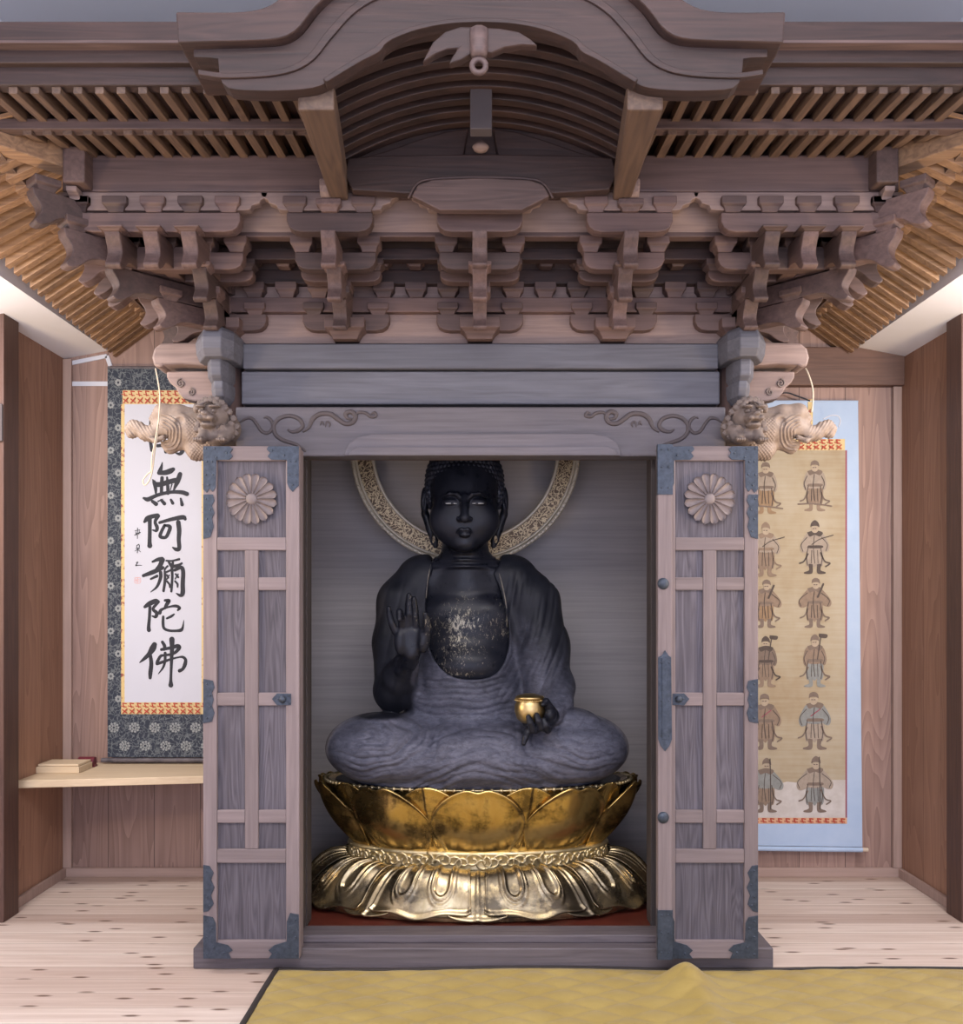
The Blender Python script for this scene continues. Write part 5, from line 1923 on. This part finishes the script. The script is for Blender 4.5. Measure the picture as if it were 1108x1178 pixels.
YI = YS - .0046
part('woven_motif', motifs(141, 237, (453, 461), YI, 8.4, 3.0), 'motif', scroll, recalc=False)
part('woven_motif', motifs(140, 237, (811.5, 818), YI, 8.4, 2.6), 'motif', scroll, recalc=False)
KAN = [
    ('c1', [[(360, -60, 40), (350, 120, 45), (370, 300, 40)], [(360, -50, 40), (560, -70, 40), (765, -60, 50)], [(565, -175, 40), (560, -60, 40)], [(430, -130, 35), (690, -140, 35)],
            [(765, -60, 50), (772, 150, 55), (755, 290, 58), (715, 345, 40), (640, 318, 10)], [(450, 30, 30), (480, 90, 30)], [(650, 20, 30), (620, 90, 30)],
            [(440, 130, 35), (680, 120, 35)], [(445, 245, 42), (525, 238, 38)], [(525, 110, 40), (530, 220, 35), (545, 320, 42)]]),
    ('c1', [[(502, 450, 12), (488, 510, 40), (470, 565, 60)], [(460, 580, 50), (540, 575, 62), (600, 555, 68), (635, 535, 50)],
            [(385, 665, 20), (415, 715, 60), (480, 720, 62), (580, 690, 62), (660, 670, 62)], [(498, 640, 46), (492, 740, 44), (490, 830, 40)],
            [(560, 635, 26), (568, 740, 42), (572, 830, 42)], [(400, 690, 46), (418, 770, 42), (422, 835, 22)], [(720, 595, 56), (690, 680, 62), (655, 760, 34), (630, 825, 14)],
            [(620, 720, 18), (600, 790, 10)],
            [(272, 890, 30), (325, 905, 56), (400, 870, 46), (490, 838, 44), (620, 815, 42), (740, 818, 52), (805, 838, 54)],
            [(380, 930, 40), (425, 962, 52)], [(490, 915, 36), (528, 958, 46)], [(510, 900, 8), (450, 930, 20)], [(608, 910, 30), (630, 952, 40)], [(728, 895, 24), (746, 970, 44)]]),
    ('c2', [[(258, 200, 30), (290, 165, 60), (340, 140, 50), (405, 128, 50)], [(318, 160, 46), (318, 300, 44), (316, 420, 46), (318, 470, 58)],
            [(412, 132, 46), (378, 200, 36), (400, 260, 42), (392, 300, 34), (350, 292, 16)],
            [(430, 208, 34), (560, 172, 42), (690, 148, 52), (718, 168, 36)],
            [(486, 240, 36), (450, 310, 38), (436, 365, 40), (495, 375, 38), (530, 320, 42), (545, 255, 44), (490, 238, 26)],
            [(640, 205, 52), (650, 300, 52), (645, 400, 46), (650, 500, 46), (615, 510, 44), (578, 490, 18)]]),
    ('c2', [[(350, 650, 26), (410, 625, 42), (455, 622, 56)], [(462, 630, 56), (430, 700, 52), (400, 735, 46)], [(465, 718, 40), (360, 765, 52), (245, 808, 36)],
            [(440, 770, 40), (440, 830, 40), (400, 930, 30), (330, 992, 10)], [(330, 845, 24), (400, 812, 34)],
            [(505, 638, 22), (570, 640, 22), (650, 622, 28)], [(580, 640, 24), (575, 690, 34)], [(530, 650, 26), (570, 700, 40), (640, 690, 34), (680, 668, 24)],
            [(520, 700, 24), (500, 720, 22), (485, 745, 20)],
            [(488, 760, 26), (490, 860, 32), (474, 980, 30)], [(568, 700, 34), (572, 830, 30), (562, 985, 26)], [(500, 770, 24), (555, 745, 24)],
            [(512, 800, 22), (530, 832, 20)], [(512, 870, 22), (540, 905, 24), (545, 940, 18)], [(540, 800, 14), (510, 850, 14)],
            [(600, 745, 34), (670, 715, 44), (695, 760, 46), (690, 900, 48), (690, 1000, 52), (665, 1030, 40), (618, 1008, 12)],
            [(612, 790, 22), (640, 825, 24)], [(604, 870, 22), (630, 900, 24), (632, 935, 18)], [(640, 790, 14), (605, 845, 14)]]),
    ('c3', [[(262, 178, 34), (310, 145, 56), (380, 112, 52), (405, 118, 46)], [(320, 180, 36), (314, 300, 36), (305, 400, 40), (308, 440, 48)],
            [(415, 120, 36), (355, 200, 34), (395, 245, 42), (385, 290, 38), (345, 282, 16)],
            [(490, 105, 30), (535, 108, 40), (510, 150, 44), (490, 190, 34)], [(430, 245, 44), (450, 210, 34), (530, 180, 22), (610, 168, 34), (655, 190, 34), (635, 215, 24)],
            [(512, 308, 24), (560, 285, 30), (592, 262, 20)], [(470, 290, 30), (468, 360, 34), (480, 420, 32), (540, 446, 30), (620, 448, 30), (670, 440, 40), (690, 410, 26), (703, 330, 6)]]),
    ('c3', [[(370, 605, 60), (350, 650, 74), (310, 710, 52), (260, 760, 40), (205, 806, 14)], [(325, 730, 40), (335, 820, 46), (325, 920, 48), (322, 980, 36)],
            [(460, 575, 34), (485, 620, 40), (480, 660, 32)], [(450, 660, 34), (560, 640, 38), (630, 620, 46), (650, 640, 46), (610, 690, 36), (560, 715, 32)],
            [(560, 716, 32), (480, 725, 28), (440, 735, 34), (405, 795, 36), (400, 822, 34)], [(400, 822, 34), (480, 795, 34), (560, 768, 26), (640, 748, 20), (690, 745, 30), (722, 775, 36), (715, 830, 44), (690, 880, 36), (655, 900, 42)],
            [(492, 700, 34), (490, 780, 32), (470, 860, 26), (415, 935, 8)], [(568, 545, 62), (570, 640, 50), (565, 740, 42), (560, 880, 32), (556, 1000, 34), (556, 1062, 56)]]),
]
CR = {'c1': (140, 490, 10.71), 'c2': (140, 580, 9.82), 'c3': (140, 680, 9.82)}
for cr, st in KAN:
    part('character', brush(st, *CR[cr], YI), 'ink', scroll, recalc=False)
# signature and seal
sig = [[(150, 300, 8), (205, 290, 8)], [(180, 270, 10), (178, 390, 8)], [(160, 310, 8), (165, 350, 10)], [(145, 350, 8), (210, 320, 12)], [(200, 300, 8), (195, 340, 8)], [(160, 330, 7), (200, 328, 7)],
       [(170, 470, 8), (195, 455, 10), (200, 490, 8), (175, 495, 8), (170, 470, 8)], [(160, 500, 7), (205, 505, 7)], [(182, 500, 9), (178, 550, 9)], [(182, 510, 7), (150, 530, 6)], [(182, 510, 7), (215, 540, 7)],
       [(165, 660, 8), (185, 655, 10)], [(182, 660, 8), (160, 690, 10)], [(160, 695, 10), (195, 690, 8), (230, 692, 5)]]
part('signature', brush(sig, *CR['c2'], YI), 'ink', scroll, recalc=False)
sl_ = [[(150, 832, 6), (208, 832, 6), (208, 888, 6), (150, 888, 6), (150, 832, 6)], [(180, 835, 7), (180, 885, 7)], [(165, 845, 6), (165, 880, 6)], [(190, 850, 7), (200, 850, 7)], [(190, 870, 7), (202, 866, 7)], [(155, 860, 6), (178, 858, 6)]]
part('seal', brush(sl_, *CR['c2'], YI), 'seal', scroll, recalc=False)

# --- painted scroll on the right
def mat_silk():
    m, t, bs = nt('aged_painting_silk')
    n = noise(t, coords(t, (2.6, 2.6, 2.0)), 1.0, 5, .6)
    n2 = noise(t, coords(t, (3, 3, 70)), 1.0, 3, .6)
    s = nd(t, 'ShaderNodeSeparateXYZ')
    t.links.new(coords(t), s.inputs[0])
    f = math_n(t, 'ADD', n, math_n(t, 'MULTIPLY', math_n(t, 'SUBTRACT', n2, .5), .35))
    r = ramp(t, [(0.30, (0.33, 0.245, 0.145)), (0.5, (0.40, 0.335, 0.23)), (0.7, (0.45, 0.395, 0.30))], f)
    t.links.new(r.outputs[0], bs.inputs['Base Color'])
    bs.inputs['Roughness'].default_value = .85
    return m


M['silk'] = mat_silk()
M['pale_patch'] = plain('worn_pale_silk', (0.47, 0.43, 0.39), .85, 0, 14, (0.60, 0.57, 0.54))
M['blue_mount'] = plain('pale_blue_mounting_silk', (0.38, 0.50, 0.68), .8, 0, 8, (0.43, 0.545, 0.71))
M['maroon'] = plain('maroon_edge', (0.28, 0.07, 0.10), .7)
M['rollend'] = plain('pale_roller_end', (0.62, 0.50, 0.38), .5)
for nm, c in (('fig_a', (0.225, 0.165, 0.120)), ('fig_b', (0.165, 0.125, 0.100)), ('fig_c', (0.30, 0.25, 0.20)), ('fig_d', (0.215, 0.225, 0.215)), ('fig_e', (0.26, 0.175, 0.105)), ('fig_line', (0.075, 0.058, 0.05)), ('fig_skin', (0.37, 0.30, 0.22))):
    M[nm] = plain('painted_' + nm[4:], c, .85, 0, 60, tuple(q * 1.25 for q in c))

ps = tag(empty('hanging_scroll', (X(910, YS), YS, Z(976, YS))), 'tall hanging scroll painted with rows of small standing guardians in a pale blue border', 'scroll')
part('mounting', MB().hexa([tuple(P(830, 972, YS)), tuple(P(992, 974, YS)), tuple(P(992, 974, YS) + np.array([0, -.003, 0])), tuple(P(830, 972, YS) + np.array([0, -.003, 0])),
                            tuple(P(830, 462, YS)), tuple(P(987, 462, YS)), tuple(P(987, 462, YS) + np.array([0, -.003, 0])), tuple(P(830, 462, YS) + np.array([0, -.003, 0]))]), 'blue_mount', ps)
part('upper_strip', sheet_px(848, 972, 505, 518, YS - .003, .0012), 'gstrip', ps)
part('woven_motif', motifs(849, 971, (508.5, 514.5), YS - .0046, 8.6, 2.4), 'motif', ps, recalc=False)
M['rstrip'] = mat_goldstrip('orange_red_strip', True, (0.72, 0.42, 0.25), (0.52, 0.06, 0.035))
part('lower_strip', sheet_px(848, 974.5, 940.5, 947.5, YS - .003, .0012), 'rstrip', ps)
part('woven_motif', motifs(849, 973, (944,), YS - .0046, 9, 2.4), 'motif', ps, recalc=False)
part('edge_strip', sheet_px(972.3, 974.5, 518, 940.5, YS - .003, .0012), 'maroon', ps)
part('painting', sheet_px(848, 972.5, 518, 940.5, YS - .003, .0014), 'silk', ps)
part('roller', MB().tube([tuple(P(830, 975.5, YS)), tuple(P(992, 977.5, YS))], .012, 14), 'blue_mount', ps)
part('roller_end', MB().tube([tuple(P(991, 977.3, YS)), tuple(P(998.5, 977.6, YS))], .010, 12), 'rollend', ps)
part('top_rod', MB().tube([tuple(P(830, 462, YS)), tuple(P(987, 462, YS))], .006, 10), 'blue_mount', ps)
patch = [(848, 908), (870, 905), (892, 903), (905, 899), (925, 901), (940, 898), (955, 897), (972.3, 897), (972.3, 940.4), (848, 940.4)]
part('worn_patch', MB().prism([(X(u, YS), Z(v, YS)) for u, v in patch], YS - .0048, YS - .0042), 'pale_patch', ps)

_layer = [0]
def flat(poly, mat, root, closed=True):
    _layer[0] += 1
    Yf = YS - .0050 - .00006 * (_layer[0] % 40)
    sp = spline(list(poly) + [poly[0]], 5)[:-1]
    part('painted_shape', MB().prism([(X(p[0], YS), Z(p[1], YS)) for p in sp], Yf - .0002, Yf), mat, root)


def line(pts, w, mat, root):
    part('painted_line', brush([[(u, v, w) for u, v in pts]], 0, 0, 1, YS - .0076), mat, root, recalc=False)


def guardian(cx, v0, v1, var):
    """one small painted guardian: headgear, face, robe, sleeves, skirt, boots, sash, weapon"""
    g = empty('painted_guardian', (0, 0, 0), ps)
    h = v1 - v0
    rnd = random.Random(var * 13 + 5)
    body, dark, skirt = [('fig_c', 'fig_b', 'fig_a'), ('fig_c', 'fig_line', 'fig_c'), ('fig_a', 'fig_b', 'fig_a'), ('fig_a', 'fig_b', 'fig_d'), ('fig_d', 'fig_b', 'fig_c'), ('fig_c', 'fig_b', 'fig_d'),
                         ('fig_c', 'fig_b', 'fig_e'), ('fig_c', 'fig_a', 'fig_a'), ('fig_a', 'fig_b', 'fig_e'), ('fig_b', 'fig_line', 'fig_a'), ('fig_a', 'fig_b', 'fig_a'), ('fig_d', 'fig_b', 'fig_a')][var % 12]
    q = lambda x, y: (cx + x * h, v0 + y * h)
    lean_ = [0, .0, .02, 0, -.02, 0.02][var % 6]
    # skirt, boots
    flat([q(-.13, .48), q(.13, .48), q(.17, .70), q(.14, .86), q(.05, .83), q(0, .88), q(-.06, .84), q(-.15, .86), q(-.17, .68)], skirt, g)
    for d in (-1, 1):
        flat([q(d * .04, .82), q(d * .12, .82), q(d * .11, .93), q(d * .20, .97), q(d * .19, 1.0), q(d * .05, .99)], dark if var % 3 else skirt, g)
    # sleeves
    wv = .20 + .05 * (var % 3)
    flat([q(-.10, .20), q(-.18, .26), q(-wv - .03, .48), q(-wv + .02, .60), q(-.12, .54), q(-.09, .36)], body, g)
    flat([q(.10, .20), q(.18, .26), q(wv + .03, .46), q(wv - .01, .58), q(.12, .52), q(.09, .36)], body, g)
    # trunk and collar
    flat([q(-.13, .20), q(.13, .20), q(.15, .40), q(.13, .54), q(-.13, .54), q(-.15, .40)], body, g)
    flat([q(-.15, .21), q(0, .17), q(.15, .21), q(.10, .29), q(0, .26), q(-.10, .29)], dark, g)
    flat([q(-.13, .46), q(.13, .46), q(.13, .51), q(-.13, .51)], dark, g)
    # head and headgear
    flat([q(-.065 + lean_, .10), q(.065 + lean_, .10), q(.055 + lean_, .19), q(lean_, .22), q(-.055 + lean_, .19)], 'fig_skin', g)
    flat([q(-.085 + lean_, .11), q(-.07 + lean_, .03), q(lean_, -.005 - .02 * (var % 2)), q(.07 + lean_, .03), q(.085 + lean_, .11), q(.04 + lean_, .085), q(-.04 + lean_, .085)], dark, g)
    # lines
    line([q(-.03 + lean_, .135), q(-.01 + lean_, .135)], .8, 'fig_line', g)
    line([q(.015 + lean_, .135), q(.035 + lean_, .135)], .8, 'fig_line', g)
    line([q(-.12, .50), q(-.15, .68), q(-.13, .84)], .9, 'fig_line', g)
    line([q(.12, .50), q(.15, .68), q(.13, .84)], .9, 'fig_line', g)
    line([q(.0, .27), q(-.02, .50), q(.01, .80)], .8, 'fig_line', g)
    line([q(-.05, .55), q(-.06, .80)], .7, 'fig_line', g)
    line([q(.06, .55), q(.07, .80)], .7, 'fig_line', g)
    line([q(-.14, .30), q(-wv, .44), q(-wv + .03, .57)], .8, 'fig_line', g)
    line([q(.14, .30), q(wv, .44), q(wv - .03, .56)], .8, 'fig_line', g)
    # sash ends
    line([q(.12, .60), q(.20, .76), q(.30, .80), q(.22, .86)], 1.6, dark, g)
    line([q(-.12, .62), q(-.20, .76), q(-.28, .80)], 1.6, dark, g)
    # weapon
    k = var % 6
    if k == 0:
        line([q(-.32, .86), q(-.1, .85), q(.15, .87), q(.34, .90)], 1.6, 'fig_b', g)
    elif k == 1:
        line([q(-.05, .44), q(.10, .34), q(.36, .26)], 1.0, 'fig_line', g)
    elif k == 2:
        line([q(.07, .38), q(.13, .24), q(.18, .12)], 2.2, 'fig_line', g)
    elif k == 3:
        line([q(.06, .46), q(.10, .2), q(.13, .02)], 1.2, 'fig_line', g)
        flat([q(.08, -.04), q(.24, -.02), q(.22, .05), q(.09, .03)], 'fig_line', g)
    elif k == 4:
        line([q(.10, .30), q(-.06, .42)], 1.2, 'maroon', g)
    else:
        line([q(.09, .0), q(.10, .5), q(.10, .95)], 1.2, 'fig_line', g)


rows = [(530, 588), (600, 660), (665, 722), (731, 790), (796, 862), (871, 934)]
for i, (a, b) in enumerate(rows):
    guardian(937, a, b, i)
    guardian(880.5, a + 2, b + (3 if i < 2 else 0), i + 6)

# cord the painted scroll hangs by, with its tassel strip
part('cord', MB().tube(spline([tuple(P(u, v, YS - .01)) for u, v in ((882, 462), (902, 452), (918, 456), (932, 461))], 6), .0035, 6), 'ink', ps, smooth=True)
part('wind_strip', sheet_px(929.5, 935, 459, 505, YS - .004, .0015), 'gstripv', ps)

# ------------------------------------------------------------------ cords hanging from the corner nosings
M['cord'] = plain('pale_twine', (0.62, 0.52, 0.38), .8)
def cord(pts, r, label):
    o = obj('twine', MB().tube(spline([tuple(P(*p)) for p in pts], 8), r, 8), M['cord'], smooth=True)
    return tag(o, label, 'cord')
cord([(179, 424, 3.505), (181, 434, 3.46), (184, 455, 3.42), (183, 478, 3.41), (181, 500, 3.40), (178, 520, 3.40), (175.5, 540, 3.40), (172, 552, 3.40), (167, 558, 3.40), (164.5, 553, 3.40), (170, 545, 3.40), (174, 541, 3.40), (175, 525, 3.395), (178, 510, 3.395), (182, 488, 3.40)],
     .0026, 'long thin twine looping down from the left corner nosing over the calligraphy scroll')
cord([(927, 424, 3.505), (930, 430, 3.47), (934, 442, 3.44), (935.5, 452, 3.43), (935, 466, 3.43), (934, 474, 3.43)], .0028, 'short pale cord hanging from the right corner nosing above the painted scroll')
o = obj('wire', MB().tube(spline([tuple(P(u, v, 4.40)) for u, v in ((947, 482), (956, 478), (964, 478.5), (967, 484), (965, 491))], 6), .0028, 6), M['paper'], smooth=True)
tag(o, 'short curved white wire at the top right of the painted scroll', 'wire')

# ------------------------------------------------------------------ white tape on the back boards, left
def tape(pts, label, Y=YB - .004, w=.020):
    mb = MB()
    for a, b in zip(pts, pts[1:]):
        a, b = np.array(a, float), np.array(b, float)
        d = (b - a) / np.linalg.norm(b - a)
        n = np.array([-d[1], d[0]])
        hw = w / 2 * FPX / Y
        q = [a - n * hw, b - n * hw, b + n * hw, a + n * hw]
        mb.prism([(X(u, Y), Z(v, Y)) for u, v in q], Y - .002, Y + .003)
    return tag(obj('tape_strip', mb, M['paper']), label, 'tape')
tape([(78, 418.5), (123, 409.5), (127, 421)], 'upper strip of white tape, bent, under the ceiling at the left of the back wall')
tape([(78, 441.5), (124, 441.5)], 'lower straight strip of white tape on the left of the back wall', w=.022)

# ------------------------------------------------------------------ shelf with its things
M['shelfwood'] = wood('pale_shelf_wood', (0.72, 0.58, 0.40), (0.56, 0.43, 0.28), 'X', figure=.1, var=.02)
SZ = Z(897, 4.17)
sh = [(X(13.5, 4.10), 4.10), (X(240, 4.22), 4.22), (X(240, 4.22), YB), (XL + .002, YB), (XL + .002, 4.11)]
s_o = obj('wall_shelf', MB().prism([(x_, y_) for x_, y_ in sh], SZ - .026, SZ + .008, lambda p, q, r: (p, q, r)), M['shelfwood'], bevel=.003)
tag(s_o, 'pale wooden wall shelf below the calligraphy scroll at the left', 'shelf')
ST_ = SZ + .008
bc = P(78, 884, 4.36)
tray = tag(empty('wooden_tray', (bc[0], bc[1], ST_)), 'small pale wooden box lying on the wall shelf', 'box')
part('box_base', MB().box(bc[0] - .115, bc[0] + .085, bc[1] - .075, bc[1] + .075, ST_, ST_ + .030), 'shelfwood', tray, bevel=.003)
part('box_lid', MB().box(bc[0] - .108, bc[0] + .080, bc[1] - .070, bc[1] + .070, ST_ + .031, ST_ + .042), 'shelfwood', tray, bevel=.003)
M['seal_red'] = plain('dark_red_case', (0.14, 0.022, 0.035), .3)
cs = P(97, 880, 4.47)
case = tag(empty('seal_case', (cs[0], cs[1], ST_)), 'small dark red cylindrical case beside the box on the wall shelf', 'case')
part('case_body', MB().tube([(cs[0] - .025, cs[1], ST_ + .024), (cs[0] + .052, cs[1], ST_ + .024)], .024, 16), 'seal_red', case, bevel=.002)
part('case_stand', MB().box(cs[0] - .03, cs[0] + .056, cs[1] - .018, cs[1] + .018, ST_, ST_ + .010), 'seal_red', case)
# iron latch on the left post
lt = P(-1, 486, YP0)
o = obj('latch_plate', MB().box(lt[0] - .05, lt[0] + .018, YP0 - .012, YP0 - .0005, Z(508, YP0), Z(465, YP0)), M['groove'], bevel=.003)
tag(o, 'dark metal plate on the front post at the left edge', 'plate')

# ------------------------------------------------------------------ quilted mat
def mat_quilt():
    m, t, bs = nt('ochre_quilted_cloth')
    n = noise(t, coords(t, (5, 5, 5)), 1.0, 4, .6)
    r = ramp(t, [(.3, (0.315, 0.220, 0.050)), (.7, (0.400, 0.295, 0.082))], n)
    t.links.new(r.outputs[0], bs.inputs['Base Color'])
    bs.inputs['Roughness'].default_value = .55
    bs.inputs['Sheen Weight'].default_value = .2
    bump(t, bs, noise(t, coords(t, (38, 120, 90)), 1.0, 5, .7), .25, .004)
    return m


M['quilt'] = mat_quilt()
M['binding'] = plain('dark_binding', (0.030, 0.024, 0.022), .7)
rug = tag(empty('quilted_mat', (.6, 2.6, 0)), 'ochre quilted floor mat with dark binding in front of the shrine', 'mat')
mx0, mx1, my0, my1 = -.745, 1.95, 1.60, 3.385
bump_c = (X(787, 3.27), 3.255)


def mat_h(x, y):
    a, b = (x * .55 + y) / .105, (x * .55 - y) / .105
    q = (abs(math.sin(math.pi * a)) * abs(math.sin(math.pi * b))) ** .45
    e = min(1, (x - mx0) / .03, (mx1 - x) / .03, (my1 - y) / .03, (y - my0) / .03)
    h = .006 + .009 * q * max(0, e)
    dx = (x - bump_c[0] - .25 * (y - bump_c[1]) * .2)
    h += .062 * math.exp(-(dx / .080) ** 2) * math.exp(-((y - 3.255) / (.045 if y > 3.255 else .13)) ** 2)
    h += .022 * math.exp(-((x - bump_c[0] - .03) / .05) ** 2) * math.exp(-((y - 2.95) / .40) ** 2) * (1 if y < 3.3 else .5)
    h += .004 * math.sin(x * 5 + y * 3) * math.sin(y * 7)
    return max(.004, h)


def bedge(x):
    return my1 - .010 * math.exp(-((x - bump_c[0]) / .09) ** 2) + .006 * math.sin(x * 4.1)


mb = MB()
NX, NY = 330, 210
def mf(a, b):
    x = mx0 + (mx1 - mx0) * a
    y = my0 + (bedge(x) - my0) * b
    x2 = x + (-.020 * (my1 - y) if a == 0 else -.020 * (my1 - y) * (1 - a))
    return (x2, y, mat_h(x, y))
mb.grid(mf, NX, NY)
nt_ = len(mb.v)
bot = [(p[0], p[1], .0012) for p in mb.v]
f0 = list(mb.f)
per = [i for i in range(NX + 1)] + [NX + (NX + 1) * j for j in range(1, NY + 1)] + [NY * (NX + 1) + i for i in range(NX - 1, -1, -1)] + [(NX + 1) * j for j in range(NY - 1, 0, -1)]
mb.v += bot
mb.f += [tuple(q + nt_ for q in reversed(f)) for f in f0]
for i, a in enumerate(per):
    b = per[(i + 1) % len(per)]
    mb.f.append((a, a + nt_, b + nt_, b))
part('quilt', mb, 'quilt', rug, smooth=True, recalc=False)
pts = [(mf(0, j / 60)[0], mf(0, j / 60)[1], mf(0, j / 60)[2] + .002) for j in range(61)]
part('binding', MB().tube(pts, .011, 8, flat=(1, 1, .55)), 'binding', rug, smooth=True)
pts = [(mf(i / 150, 1)[0], mf(i / 150, 1)[1], mf(i / 150, 1)[2] + .002) for i in range(151)]
part('binding', MB().tube(pts, .008, 8, flat=(1, 1, .55)), 'binding', rug, smooth=True)
